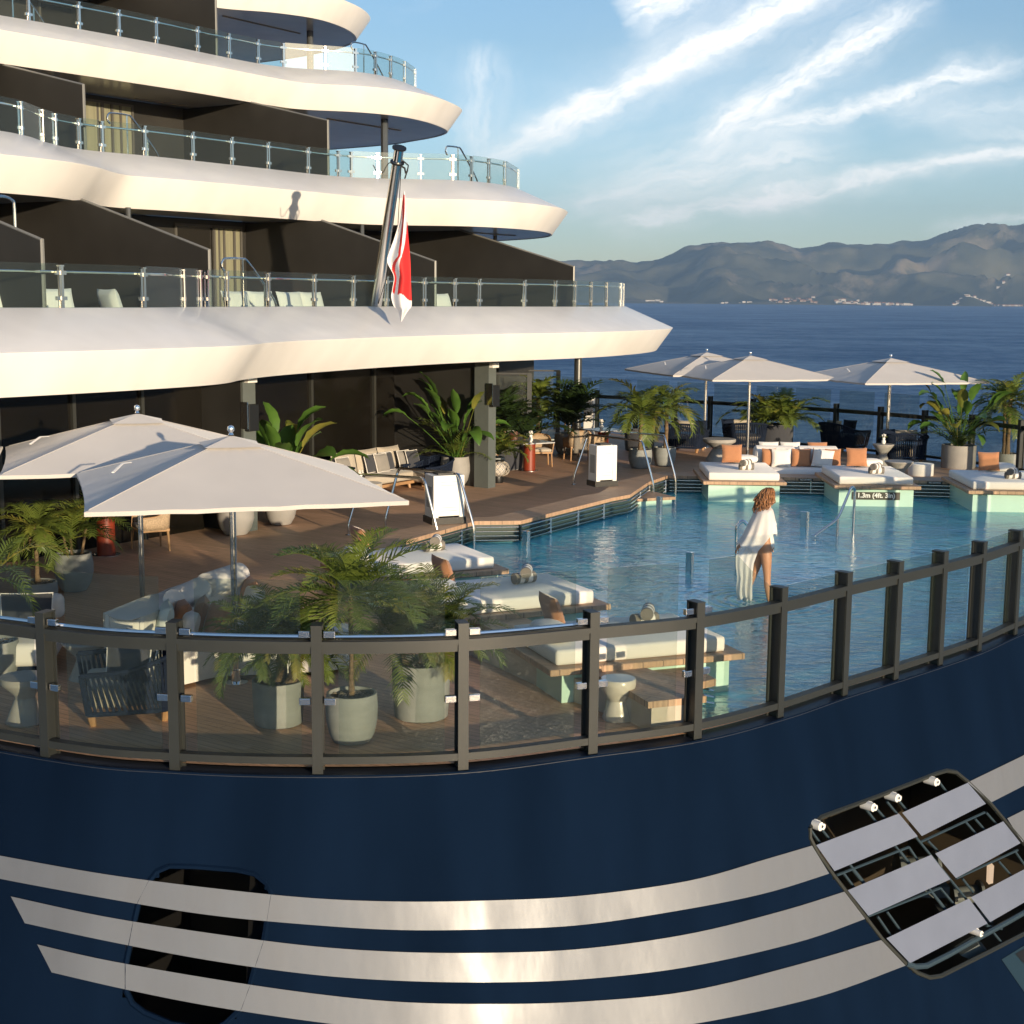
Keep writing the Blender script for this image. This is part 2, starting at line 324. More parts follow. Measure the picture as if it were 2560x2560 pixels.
# ================================================================ SETTING
SEAZ=-16.
def seamat():
    m=bpy.data.materials.new('sea_water'); m.use_nodes=True; t=m.node_tree; N=t.nodes; L=t.links; N.clear(); o=N.new('ShaderNodeOutputMaterial')
    tc=N.new('ShaderNodeTexCoord'); mp=N.new('ShaderNodeMapping'); mp.inputs['Scale'].default_value=(.8,1.,1); L.new(tc.outputs['Object'],mp.inputs[0])
    hs=[]
    for sc,dt in ((.16,7),(1.1,4),(.012,4)):
        n=N.new('ShaderNodeTexNoise'); n.inputs['Scale'].default_value=sc; n.inputs['Detail'].default_value=dt; n.inputs['Roughness'].default_value=.62; L.new(mp.outputs[0],n.inputs['Vector']); hs.append(n)
    a=N.new('ShaderNodeMath'); a.operation='MULTIPLY_ADD'; L.new(hs[1].outputs['Fac'],a.inputs[0]); a.inputs[1].default_value=.3; L.new(hs[0].outputs['Fac'],a.inputs[2])
    bp=N.new('ShaderNodeBump'); bp.inputs['Strength'].default_value=1; bp.inputs['Distance'].default_value=5.5; L.new(a.outputs[0],bp.inputs['Height'])
    mr=N.new('ShaderNodeMapRange'); mr.inputs[1].default_value=.35; mr.inputs[2].default_value=.65; av=N.new('ShaderNodeMath'); av.operation='MULTIPLY_ADD'; L.new(hs[0].outputs['Fac'],av.inputs[0]); av.inputs[1].default_value=.9; sb=N.new('ShaderNodeMath'); sb.operation='SUBTRACT'; L.new(hs[2].outputs['Fac'],sb.inputs[0]); sb.inputs[1].default_value=.45; L.new(sb.outputs[0],av.inputs[2]); L.new(av.outputs[0],mr.inputs[0])
    mx=N.new('ShaderNodeMixRGB'); mx.inputs[1].default_value=(.065,.165,.33,1); mx.inputs[2].default_value=(.18,.32,.50,1); L.new(mr.outputs[0],mx.inputs[0])
    d=N.new('ShaderNodeBsdfDiffuse'); L.new(mx.outputs[0],d.inputs[0]); L.new(bp.outputs[0],d.inputs['Normal'])
    g=N.new('ShaderNodeBsdfGlossy'); g.inputs['Roughness'].default_value=.25; L.new(bp.outputs[0],g.inputs['Normal'])
    fr=N.new('ShaderNodeFresnel'); fr.inputs[0].default_value=1.33; L.new(bp.outputs[0],fr.inputs['Normal']); k=N.new('ShaderNodeMath'); k.operation='MULTIPLY'; k.inputs[1].default_value=.5; L.new(fr.outputs[0],k.inputs[0])
    ms=N.new('ShaderNodeMixShader'); L.new(k.outputs[0],ms.inputs[0]); L.new(d.outputs[0],ms.inputs[1]); L.new(g.outputs[0],ms.inputs[2]); L.new(ms.outputs[0],o.inputs[0]); return m
mb=MB(); mb.poly([(-7000,-1500,SEAZ),(7000,-1500,SEAZ),(7000,10500,SEAZ),(-7000,10500,SEAZ)]); struct(mb.build('sea',seamat(),smooth=0))
# far mountains: ridge profile read along the skyline, one terrain sheet
RP=[(-600,655),(200,655),(900,660),(1300,662),(1450,660),(1500,658),(1545,655),(1583,661),(1640,652),(1700,628),(1745,617),(1775,611),(1830,614),(1880,612),(1930,622),(1985,629),(2030,623),(2060,619),(2130,623),(2170,616),(2200,616),(2230,608),(2290,607),(2340,592),(2380,581),(2430,576),(2500,572),(2560,566),(2700,555),(2900,600),(3400,650),(4200,700)]
SHY=7000.; RGY=9300.
def ridge(px):
    for (a,b),(c,d) in zip(RP,RP[1:]):
        if px<=c: t=(px-a)/(c-a); t=max(0,t); return b+(d-b)*t
    return RP[-1][1]
def hz_at(px): return HOR+(px-1280)*math.sin(ROLL)
rows=[]; NU,NV=420,90
for j in range(NV+1):
    v=j/NV; Y=SHY+(RGY+900-SHY)*v; row=[]
    for i in range(NU+1):
        px=-600+4800*i/NU; x=(px-1280)/F*Y*1.0
        H=(hz_at(px)-ridge(px))/F*RGY+20+4
        k=(Y-SHY)/(RGY-SHY)
        s=min(1,k); prof=.1*s+.9*(s*s*(3-2*s)) if k<=1 else 1-.35*((k-1)/.4)
        q=Vector((x/700,Y/700,0))
        rn=1-abs(noise.noise(q*1.3))*2; n2=noise.fractal(q*2.1,.8,2.1,6)
        amp=min(1,4*s*(1-s)) if k<=1 else 0
        z=H*(prof+amp*(.36*(rn-.58)+.15*n2))+ (noise.fractal(q*9,.9,2.,4)*9*(min(1,s*5)))
        if k<.03: z=min(z,3+60*k)
        row.append((x,Y,SEAZ+max(-1.5 if j==0 else .8,z)))
    rows.append(row)
mh=mat('scrub_with_sun_patches',(.018,.032,.030),.95,nz=.6,nscale=.0035,col2=(.15,.14,.085),det=9,stretch=(1,1.6,2))
t=mh.node_tree; N=t.nodes; L=t.links; b=N['Principled BSDF']; b.inputs['Specular IOR Level'].default_value=.1
src=b.inputs['Base Color'].links[0].from_socket; n=N.new('ShaderNodeTexNoise'); n.inputs['Scale'].default_value=.0016; n.inputs['Detail'].default_value=7; n.inputs['Roughness'].default_value=.7
L.new(N['Texture Coordinate'].outputs['Object'],n.inputs['Vector']); mr=N.new('ShaderNodeMapRange'); mr.inputs[1].default_value=.54; mr.inputs[2].default_value=.62; L.new(n.outputs['Fac'],mr.inputs[0])
mx=N.new('ShaderNodeMixRGB'); L.new(mr.outputs[0],mx.inputs[0]); L.new(src,mx.inputs[1]); mx.inputs[2].default_value=(.26,.21,.14,1); L.new(mx.outputs[0],b.inputs['Base Color'])  # tan patches: dry fields, plus sun on the slopes painted into the colour
mb=MB(); mb.grid(rows); struct(mb.build('hills',mh,smooth=60))
HT=rows
def ground_h(px,Y):
    i=int((px+600)/4800*NU); j=int((Y-SHY)/(RGY+900-SHY)*NV); i=max(0,min(NU,i)); j=max(0,min(NV,j)); return HT[j][i][2]
# little houses of the far shore
random.seed(5)
hw=mat('whitewashed_wall',(.62,.58,.52),.8,nz=.1,nscale=.05); hr=mat('clay_roof',(.34,.15,.09),.85,nz=.3,nscale=.1); hb=mat('tan_building_wall',(.36,.27,.20),.85)
def house(px,Y,w,d,h,wall,label,grp,roof=True):
    x=(px-1280)/F*Y; z=max(SEAZ+.6,min(ground_h(px,Y),ground_h(px+6,Y))-1.5)
    o=thing('shore_house',label,'house',(x,Y,z),random.uniform(-.3,.3),grp)
    m=MB(); m.box((0,0,h/2+.2),(w,d,h)); m.build('wall',wall,o,smooth=0)
    m=MB()
    if roof: m.add([(-w/2-.6,-d/2-.6,h+.2),(w/2+.6,-d/2-.6,h+.2),(w/2+.6,d/2+.6,h+.2),(-w/2-.6,d/2+.6,h+.2),(-w/2-.6,0,h+h*.45),(w/2+.6,0,h+h*.45)],[(0,1,5,4),(2,3,4,5),(0,4,3),(1,2,5),(3,2,1,0)])
    else: m.box((0,0,h+.5),(w+.8,d+.8,.6))
    m.build('roof',hr if roof else wall,o,smooth=0)
for px in (1610,1622,1636,1645,1795,1806,1840,1848,1862): house(px,SHY+random.uniform(60,190),random.uniform(14,26),14,random.uniform(6,10),hw,'small white house alone on the far shore near the ship','white houses scattered on the far shore',False)
for k in range(26): house(1915+k*4.4+random.uniform(-1,1),SHY+random.uniform(70,230),random.uniform(12,22),12,random.uniform(6,10),hb if k%3 else hw,'low tan house with a clay roof in the middle of the far shore village','tan clay-roofed houses on the far shore')
for k in range(34):
    px=2076+k*5.6+random.uniform(-2,2)
    house(px,SHY+random.uniform(60,230),random.uniform(14,34),14,random.uniform(7,12),hw if k%4 else hb,'white house in the long waterfront row of the far shore','white houses in a row on the far waterfront',k%3==0)
for k in range(40):
    u=k/39; px=2365+u*135+random.uniform(-4,4); house(px,SHY+110+u*560+random.uniform(-60,60),random.uniform(14,24),14,random.uniform(7,11),hw,'white house climbing the hillside behind the far shore','white houses stepping up the far hillside',k%3==0)
for k in range(12): house(2470+k*6+random.uniform(-3,3),SHY+random.uniform(80,170),random.uniform(12,26),12,7,hb if k%2 else hw,'low house at the right end of the far shore','low houses at the right end of the far shore')
m=MB(); m.grid([[(((px-1280)/F*Y),Y,SEAZ+.9+(Y-SHY+8)*.02) for px in range(1000,3000,20)] for Y in (SHY-12+0,SHY+35)]); struct(m.build('beach',mat('beach_sand',(.38,.31,.23),.9,nz=.4,nscale=.02),smooth=0))
# clear evening air
hz=bpy.data.materials.new('haze'); hz.use_nodes=True; t=hz.node_tree; t.nodes.clear(); o=t.nodes.new('ShaderNodeOutputMaterial'); pv=t.nodes.new('ShaderNodeVolumePrincipled'); pv.inputs['Color'].default_value=(.52,.74,1,1); pv.inputs['Density'].default_value=HAZE=9e-5; pv.inputs['Anisotropy'].default_value=.2
t.links.new(pv.outputs[0],o.inputs['Volume'])
m=MB(); m.box((0,4500,331),(14200,12200,698)); o=m.build('haze',hz,smooth=0); o['kind']='stuff'

# ================================================================ HULL
railab=[(-30,8.0),(-24,7.95),(-19,8.0),(-15,8.2)]
railpx=[(125,1878),(447,1911),(797,1921),(1152,1911),(1470,1872),(1733,1835),(1938,1782),(2096,1729),(2226,1689),(2338,1653),(2435,1619),(2524,1579)]
RC=[Vector(W2(a,b)) for a,b in railab]+[U(x,y,0).xy for x,y in railpx]+[Vector(W2(a,b)) for a,b in [(-4.7,22.4),(-4.6,25),(-4.75,28),(-5.2,31),(-6.2,34),(-8.2,36.8),(-10.4,38.6),(-12.95,39.9),(-15.9,40.75),(-18.8,41.1),(-22,41.3),(-26,41.4),(-32,41.5)]]
RL=crom(RC,10)                     # rail line, near side to far side round the stern
HP=offs(RL,.14)                    # hull top edge outboard
def hull_off(d): return .24*d
HL=resample(HP,.07); 
NORM=[]
for i in range(len(HL)):
    t_=(HL[min(i+3,len(HL)-1)]-HL[max(i-3,0)]).normalized(); NORM.append(Vector((t_.y,-t_.x)))
def inhull(P,extra=0):
    best=1e9;bi=0
    for i in range(0,len(HL),4):
        d=(HL[i]-P.xy).length_squared
        if d<best: best=d;bi=i
    for i in range(max(0,bi-4),min(len(HL),bi+5)):
        d=(HL[i]-P.xy).length_squared
        if d<best: best=d;bi=i
    return (P.xy-HL[bi]).dot(NORM[bi])-hull_off(-P.z)-extra,bi
def hullpt(x,y,extra=0):
    d=ray(x,y); lo,hi=5.,40.; prev=None; s=8.
    while s<40:
        P=CAM+d*s; g,bi=inhull(P,extra)
        if g<0 or P.z<-9: break
        s+=.4
    lo,hi=s-.4,s
    for _ in range(16):
        m_=(lo+hi)/2; g,bi=inhull(CAM+d*m_,extra)
        if g>0: lo=m_
        else: hi=m_
    P=CAM+d*hi; return P,bi
def densify(pts,step):
    out=[]; n=len(pts)
    for i in range(n):
        a,b=Vector(pts[i]),Vector(pts[(i+1)%n]); k=max(1,int((b-a).length/step))
        out+=[a.lerp(b,j/k) for j in range(k)]
    return out
OPR=[(2024,2070),(2052,2043),(2193,1991.6),(2339,1934.6),(2366,1926.7),(2390,1930.6),(2421,1956),(2476,2009),(2560,2109),(2640,2190),(2655,2240),(2630,2290),(2560,2334),(2469,2381),(2351,2440),(2323,2444),(2292,2432),(2264,2409),(2205,2348),(2166,2297),(2083,2188),(2044,2133),(2024,2094)]
OPL=[(424+k,2165) for k in (0,)]+[(487,2166),(595,2175),(637,2185),(668,2209),(678,2232),(660,2349),(637,2418),(626,2460),(604,2520),(564,2558),(530,2575),(430,2560),(362,2532),(331,2509),(316,2478),(316,2405),(336,2302),(347,2255),(373,2204),(393,2178)]
def tosd(P,bi): return (bi*.07,-P.z)
def poly_sd(px): return [tosd(*hullpt(p.x,p.y)) for p in densify(px,30)]
SDR=poly_sd(OPR); SDL=poly_sd(OPL)
def inside(p,poly):
    c=False; j=len(poly)-1
    for i in range(len(poly)):
        (xi,yi),(xj,yj)=poly[i],poly[j]
        if (yi>p[1])!=(yj>p[1]) and p[0]<(xj-xi)*(p[1]-yi)/(yj-yi)+xi: c=not c
        j=i
    return c
hull=thing('ship_hull','dark navy curved stern hull with three brushed metal stripes','ship hull')
navy=mat('navy_hull_paint',(.0042,.0112,.0285),.5,nz=.30,nscale=1.3,spec=.0,stretch=(1,1,.12),rvar=.04)
t=navy.node_tree; N=t.nodes; L=t.links
m=MB(); DD=.03; nd=int(3.9/DD); idx={}
def hv(i,k):
    if (i,k) not in idx:
        d=k*DD+.02 if k<=nd else 3.94+(k-nd)*1.2; p=HL[i]+NORM[i]*hull_off(d); idx[(i,k)]=len(m.v); m.v.append((p.x,p.y,-d))
    return idx[(i,k)]
i0=int(6/.07); i1=int(46/.07)
bbs=[(min(p[0] for p in q)-.2,max(p[0] for p in q)+.2) for q in (SDR,SDL)]
i=0
while i<len(HL)-1:
    fine=i0<i<i1; st=1 if fine else 8; j=min(len(HL)-1,i+st)
    if not fine and j>i0 and i<i0: j=i0+1
    s_=(i+.5*(j-i))*.07; near=any(a<s_<b for a,b in bbs)
    ks=list(range(nd+1)) if fine and near else list(range(0,nd+1,nd//6))
    if ks[-1]!=nd: ks.append(nd)
    ks+=list(range(nd+1,nd+11))
    for a,b in zip(ks,ks[1:]):
        if near and fine and b<=nd:
            p=(s_,(a+.5)*DD+.02)
            if inside(p,SDR) or inside(p,SDL): continue
        m.f.append((hv(i,a),hv(i,b),hv(j,b),hv(j,a)))
    i=j
m.build('plating',navy,hull,smooth=50)
# gunwale cap
inn=offs(RL,-.12); m=MB(); HO=offs(RL,.15); z=-.035
m.grid([[(p.x,p.y,-.06) for p in HO],[(p.x,p.y,z) for p in HO],[(p.x,p.y,z) for p in inn]]); m.build('gunwale',mat('gunwale_paint',(.02,.024,.035),.5),hull,smooth=30)
brushed=mat('brushed_stripe_metal',(.185,.198,.222),.45,metal=.25,nz=.16,nscale=2.2,rvar=.12,stretch=(1,1,.35),bump=.6,bscale=1.6)
panelm=mat('louvre_panel_metal',(.22,.25,.33),.3,metal=.3,nz=.08,nscale=3)
def strip(top,bot,name='stripe',ma=None,par=hull,ex=.02,step=25,label=None):
    def rs(P):
        P=[Vector(p) for p in P]; out=[]
        for a,b in zip(P,P[1:]):
            k=max(1,int((b-a).length/step)); out+=[a.lerp(b,j/k) for j in range(k)]
        return out+[P[-1]]
    A_=crom(top,6) if len(top)>3 else rs(top); B_=crom(bot,6) if len(bot)>3 else rs(bot)
    n_=max(len(A_),len(B_),8)
    def at(P,t):
        L_=[0]
        for a,b in zip(P,P[1:]): L_.append(L_[-1]+(b-a).length)
        s=t*L_[-1]
        for k in range(len(P)-1):
            if s<=L_[k+1]+1e-6: return P[k].lerp(P[k+1],(s-L_[k])/max(1e-6,L_[k+1]-L_[k]))
        return P[-1]
    o=[];i_=[];q=[]
    mid=[]
    for k in range(n_+1):
        a=at(A_,k/n_); b=at(B_,k/n_); o.append(tuple(hullpt(a.x,a.y,ex)[0])); q.append(tuple(hullpt(b.x,b.y,ex)[0])); c=a.lerp(b,.5); mid.append(tuple(hullpt(c.x,c.y,ex)[0]))
        
    oi=[tuple(hullpt(*PJ(p),ex-.03)[0]) for p in o]; qi=[tuple(hullpt(*PJ(p),ex-.03)[0]) for p in q]
    m=MB(); m.grid([oi,o,mid,q,qi]); m.add([oi[0],o[0],mid[0],q[0],qi[0]],[(0,1,2,3,4)]); m.add([oi[-1],o[-1],mid[-1],q[-1],qi[-1]],[(4,3,2,1,0)])
    return m.build(name,ma or brushed,par,smooth=40,label=label)
strip([(-120,2115),(0,2139),(259,2185),(518,2219),(776,2245),(1000,2254),(1230,2251),(1457,2239),(1722,2202),(1918,2147),(2030,2114)],[(-100,2175),(0,2197),(259,2245),(518,2287),(776,2312),(1000,2325),(1230,2323),(1457,2312),(1722,2272),(1918,2232),(2073,2184)])
strip([(27,2241),(259,2291),(518,2332),(776,2365),(1000,2380),(1230,2382),(1457,2372),(1722,2335),(1957,2277),(2111,2229)],[(62,2308),(259,2351),(518,2400),(776,2436),(1000,2452),(1230,2456),(1457,2448),(1722,2417),(1997,2355),(2163,2297)])
strip([(93,2361),(259,2399),(518,2445),(776,2483),(1000,2505),(1230,2510),(1457,2504),(1722,2478),(1997,2411),(2203,2350)],[(129,2431),(311,2473),(518,2514),(776,2553),(1000,2578),(1230,2590),(1457,2588),(1722,2562),(2036,2495),(2264,2414)])
strip([(2419,1956),(2560,1888),(2700,1810)],[(2478,2006),(2560,1964),(2720,1878)])
strip([(2518,2046),(2560,2025),(2730,1940)],[(2556,2105),(2600,2082),(2740,2010)])
c5=lambda x,y:(1800+x/2.542,1850+y/2.542)
for q in [((612,668),(1137,468),(1257,612),(728,833)),((1158,462),(1575,272),(1690,405),(1283,610)),((812,955),(1342,730),(1465,885),(943,1117)),((1368,722),(1800,517),(1910,655),(1500,878)),((1058,1260),(1582,1008),(1700,1165),(1208,1418)),((1595,1000),(1960,808),(2075,950),(1717,1157))]:
    a,b,c_,d_=[c5(*p) for p in q]; strip([a,b],[d_,c_],'louvre_panel',panelm,ex=.025)
# mooring bay behind the openings
brown=mat('bay_lining',(.035,.026,.014),.6,nz=.3,nscale=2)
for SD_,nm,dep in ((SDR,'mooring_bay',1.6),(SDL,'mooring_bay',1.6)):
    s0=int((min(p[0] for p in SD_)-.1)/.07); s1=int((max(p[0] for p in SD_)+.1)/.07); d0=max(.12,min(p[1] for p in SD_)-.1); d1=max(p[1] for p in SD_)+.15
    m=MB(); 
    fr=lambda d,k:[(*(HL[i]+NORM[i]*(hull_off(d)+k)),-d) for i in range(s0,s1,6)]
    a=fr(d0,-.02);b_=[(x,y,-d0) for x,y,z_ in fr(d0,-dep)];c_=[(x,y,-d1) for x,y,z_ in fr(d0,-dep)];d_=fr(d1,-.02)
    m.grid([a,b_,c_,d_]); m.add([a[0],b_[0],c_[0],d_[0]],[(0,1,2,3)]); m.add([a[-1],b_[-1],c_[-1],d_[-1]],[(3,2,1,0)])
    m.build(nm,brown if SD_ is SDR else M['black'],hull,smooth=30)
def edgetube(px,r,name,ma,close=True,ex=0):
    P=[hullpt(p.x,p.y,ex)[0] for p in densify(px,25)]
    if close: P.append(P[0])
    m=MB(); m.tube(P,r,6,cap=not close); return m.build(name,ma,hull,smooth=50)
barm=mat('dark_blue_bar',(.03,.05,.065),.35)
edgetube(OPR,.028,'opening_rim',mat('dark_rim',(.02,.022,.018),.5),ex=-.005); edgetube(OPL,.028,'opening_rim',navy,ex=-.008)
def bar(p,q,r=.016): 
    a,b=Vector(c5(*p)),Vector(c5(*q)); P=[hullpt(*a.lerp(b,k/6),-.05)[0] for k in range(7)]; m=MB(); m.tube(P,r,6); m.build('frame_bar',barm,hull)
for p,q in [((640,560),(1000,1010)),((575,570),(640,660)),((920,430),(1470,1120)),((985,425),(1050,500)),((1060,390),(1800,1300)),((1130,380),(1190,450)),((1380,250),(1440,330)),((1270,650),(1680,460)),((740,860),(1200,680)),((1500,880),(1890,700)),((940,1120),(1400,940)),((1000,1120),(1090,1250)),((1060,1090),(1150,1215)),((780,840),(855,940)),((840,820),(915,915)),((1140,700),(1210,790)),((1200,680),(1260,770)),((1320,640),(1390,710)),((1560,520),(1630,600)),((1620,500),(1690,580)),((1690,460),(1780,560)),((1540,880),(1610,970)),((1340,960),(1430,1080)),((1400,940),(1500,1060)),((1870,700),(1940,800)),((1770,770),(1850,860)),((1690,1180),(1790,1200))]: bar(p,q)
P=[hullpt(*c5(*p),.0)[0] for p in [(1180,1420),(1240,1440),(1310,1435),(1450,1365),(1600,1280),(1700,1225),(1820,1160),(1960,1080)]]; m=MB(); m.tube(P,.035,8); m.build('lower_frame_bar',barm,hull)
for cx,cy in [(610,538),(945,418),(1098,358),(1345,258),(1630,1220)]:
    p,bi=hullpt(*c5(cx,cy),.02); n_=NORM[bi]; q=Vector((n_.x,n_.y,0)); tt=Vector((-n_.y,n_.x,0))
    o=thing('fairlead_roller','',None); o.parent=hull; 
    o.location=p; s=.45 if cy>1000 else .58
    m=MB(); m.tube([-tt*.01-q*.08,-tt*.01+q*.07],.085*s,14); m.tube([tt*.13*s-q*.08-Vector((0,0,.03)),tt*.13*s+q*.05-Vector((0,0,.03))],.06*s,12); m.tube([Vector((0,0,.03))-q*.02,tt*.13*s-q*.02],.05*s,8); m.build('roller_drum',M['plasticw'],o)
    m=MB(); m.tube([q*.072,q*.085],.03*s,10); m.build('roller_axle',M['steel'],o)
for cx,cy,rr,ln in ((1250,700,.22,.5),(900,1300,.16,.6),(1560,880,.2,.4)):
    q=hullpt(*c5(cx,cy),-.9)[0]; m=MB(); m.tube([q+Vector((-ln/2,0,-.25)),q+Vector((ln/2,.1,-.25))],rr*.6,16); 
    for k in (-.5,.5): m.tube([q+Vector((k*ln,.1*k,-.25)),q+Vector((k*ln+.04,.1*k,-.25))],rr,18)
    m.box((q.x,q.y,q.z-.5),(ln+.3,.3,.15)); m.build('winch_drum',M['column'],hull)
p1=[hullpt(*c5(*q),-.15)[0] for q in [(1530,1370),(1645,1300),(1705,1345),(1600,1400)]]; m=MB(); m.add([tuple(v) for v in p1]+[(v.x,v.y+.25,v.z) for v in p1],[(0,1,2,3),(7,6,5,4),(0,4,5,1),(1,5,6,2),(2,6,7,3),(3,7,4,0)]); m.build('control_box',M['column'],hull,smooth=0)
p1=[hullpt(*c5(*q),-.6)[0] for q in [(1712,810),(1742,800),(1735,910),(1708,918)]]; m=MB(); m.add([tuple(v) for v in p1]+[(v.x,v.y+.1,v.z) for v in p1],[(0,1,2,3),(7,6,5,4),(0,4,5,1),(1,5,6,2),(2,6,7,3),(3,7,4,0)])
lampm=mat('lit_bay_lamp',(.6,.45,.3),.5); lampm.node_tree.nodes['Principled BSDF'].inputs['Emission Color'].default_value=(1,.7,.45,1); lampm.node_tree.nodes['Principled BSDF'].inputs['Emission Strength'].default_value=.35; m.build('bay_lamp',lampm,hull,smooth=0)
# small hatch under the bay
strip([c5(1790,1395),c5(1960,1290)],[c5(1960,1640),c5(2100,1560)],'hatch_cover',mat('hatch_paint',(.012,.03,.045),.4,coat=.3),ex=.012)
strip([c5(1880,1360),c5(1980,1300)],[c5(1960,1450),c5(2060,1380)],'hatch_recess',M['black'],ex=.02)

# ================================================================ POOL AND DECK
WZ=-.05; CZ=.35
PE=[Vector(p) for p in [(1.98,14.42),(1.72,15.1),(1.15,16.1),(.6,17.1),(-.1,18.5),(-.75,19.6),(-1.4,21.2),(-1.85,22.5),(-1.9,23.75),(-.71,26.1),(.12,26.2),(2.0,29.35),(2.42,29.9),(3.0,32.0),(3.61,33.3),(6.9,33.1),(9.9,32.7),(11.6,32.2),(12.9,31.6)]]
IR=offs(RL,-.22)
def near_i(P,Lst): return min(range(len(Lst)),key=lambda k:(Lst[k]-P).length)
ia=near_i(PE[0],IR); ib=near_i(PE[-1],IR)
pool=PE[:-1]+[IR[ib]]+[IR[k] for k in range(ib-1,ia,-1)]
PE_land=PE
coutl=offs(PE,-.5)
fwd=[Vector(W2(-42,8.3)),Vector(W2(-42,41.2))]
deckpoly=[p for p in offs(RL,-.05)]
outer=[Vector(W2(-44,8.0))]+deckpoly+[Vector(W2(-44,41.4))]
m=MB(); m.sheet([tuple(p) for p in outer],0,[[tuple(p) for p in pool]]); struct(m.build('pool_deck',M['deck'],smooth=0))
m=MB(); m.sheet([tuple(p) for p in outer],-.35,[[tuple(p) for p in pool]]); struct(m.build('deck_underside',M['darkwall'],smooth=0))
# basin
bas=mat('pool_tiles',(.20,.66,.80),.4,nz=.12,nscale=3)
m=MB(); pp=pool; m.grid([[(p.x,p.y,WZ+.03) for p in pp[:len(PE)]],[(p.x,p.y,-1.35) for p in pp[:len(PE)]]]); m.sheet([tuple(p) for p in pool],-1.35)
o=pool[len(PE)-1:]+[pool[0]]; m.grid([[(p.x,p.y,-.02) for p in o],[(p.x,p.y,-1.35) for p in o]])
struct(m.build('pool_basin',bas,smooth=0))
def watermat():
    m=bpy.data.materials.new('pool_water'); m.use_nodes=True; t=m.node_tree; N=t.nodes; L=t.links; N.clear()
    o=N.new('ShaderNodeOutputMaterial'); tc=N.new('ShaderNodeTexCoord'); mp=N.new('ShaderNodeMapping'); mp.inputs['Scale'].default_value=(.8,1.5,1); L.new(tc.outputs['Object'],mp.inputs[0])
    n1=N.new('ShaderNodeTexNoise'); n1.inputs['Scale'].default_value=4.2; n1.inputs['Detail'].default_value=4; n1.inputs['Distortion'].default_value=.6; L.new(mp.outputs[0],n1.inputs['Vector'])
    n2=N.new('ShaderNodeTexNoise'); n2.inputs['Scale'].default_value=.9; n2.inputs['Detail'].default_value=2; L.new(mp.outputs[0],n2.inputs['Vector'])
    a=N.new('ShaderNodeMath'); a.operation='ADD'; L.new(n1.outputs['Fac'],a.inputs[0]); L.new(n2.outputs['Fac'],a.inputs[1])
    bp=N.new('ShaderNodeBump'); bp.inputs['Strength'].default_value=1; bp.inputs['Distance'].default_value=.020; vd=N.new('ShaderNodeVectorMath'); vd.operation='DISTANCE'; L.new(tc.outputs['Object'],vd.inputs[0]); vd.inputs[1].default_value=(3.70,21.15,WZ)
    def mm_(op,x,y):
        q=N.new('ShaderNodeMath'); q.operation=op
        for i_,v_ in enumerate((x,y)):
            if isinstance(v_,(int,float)): q.inputs[i_].default_value=v_
            else: L.new(v_,q.inputs[i_])
        return q.outputs[0]
    dd_=vd.outputs['Value']; rip=mm_('MULTIPLY',mm_('SINE',mm_('MULTIPLY',dd_,32.),0),mm_('MULTIPLY',mm_('POWER',2.718,mm_('MULTIPLY',dd_,-1.9)),1.3))
    L.new(mm_('ADD',a.outputs[0],rip),bp.inputs['Height'])
    g=N.new('ShaderNodeBsdfGlossy'); g.inputs['Roughness'].default_value=.02; L.new(bp.outputs[0],g.inputs['Normal'])
    tr=N.new('ShaderNodeBsdfTransparent'); tr.inputs[0].default_value=(.45,.80,.92,1)
    d=N.new('ShaderNodeBsdfDiffuse'); 
    n3=N.new('ShaderNodeTexNoise'); n3.inputs['Scale'].default_value=.35; n3.inputs['Detail'].default_value=2; L.new(tc.outputs['Object'],n3.inputs['Vector'])
    mr=N.new('ShaderNodeMapRange'); mr.inputs[1].default_value=.35; mr.inputs[2].default_value=.65; L.new(n3.outputs['Fac'],mr.inputs[0])
    mc=N.new('ShaderNodeMixRGB'); mc.inputs[1].default_value=(.03,.42,.66,1); mc.inputs[2].default_value=(.12,.66,.76,1); L.new(mr.outputs[0],mc.inputs[0]); L.new(mc.outputs[0],d.inputs[0]); L.new(bp.outputs[0],d.inputs['Normal'])
    mx=N.new('ShaderNodeMixShader'); mx.inputs[0].default_value=.62; L.new(tr.outputs[0],mx.inputs[1]); L.new(d.outputs[0],mx.inputs[2])
    fr=N.new('ShaderNodeFresnel'); fr.inputs[0].default_value=1.33; L.new(bp.outputs[0],fr.inputs['Normal'])
    m2=N.new('ShaderNodeMixShader'); kk=N.new('ShaderNodeMath'); kk.operation='MULTIPLY'; kk.inputs[1].default_value=.44; L.new(fr.outputs[0],kk.inputs[0]); L.new(kk.outputs[0],m2.inputs[0]); L.new(mx.outputs[0],m2.inputs[1]); L.new(g.outputs[0],m2.inputs[2]); L.new(m2.outputs[0],o.inputs[0]); return m
m=MB(); m.sheet([tuple(p) for p in pool],WZ); struct(m.build('pool_water',watermat(),smooth=0))
# shallow ledges under water
m=MB(); m.prism([(x,y) for x,y in [(-.3,19.2),(1.9,17.2),(3.4,17.9),(5.4,20.6),(3.9,23.6),(1.2,24.0),(-1.3,22.4)]],-1.34,-.34); struct(m.build('pool_ledge',mat('ledge_tiles',(.45,.80,.84),.4,nz=.08,nscale=3),smooth=0))
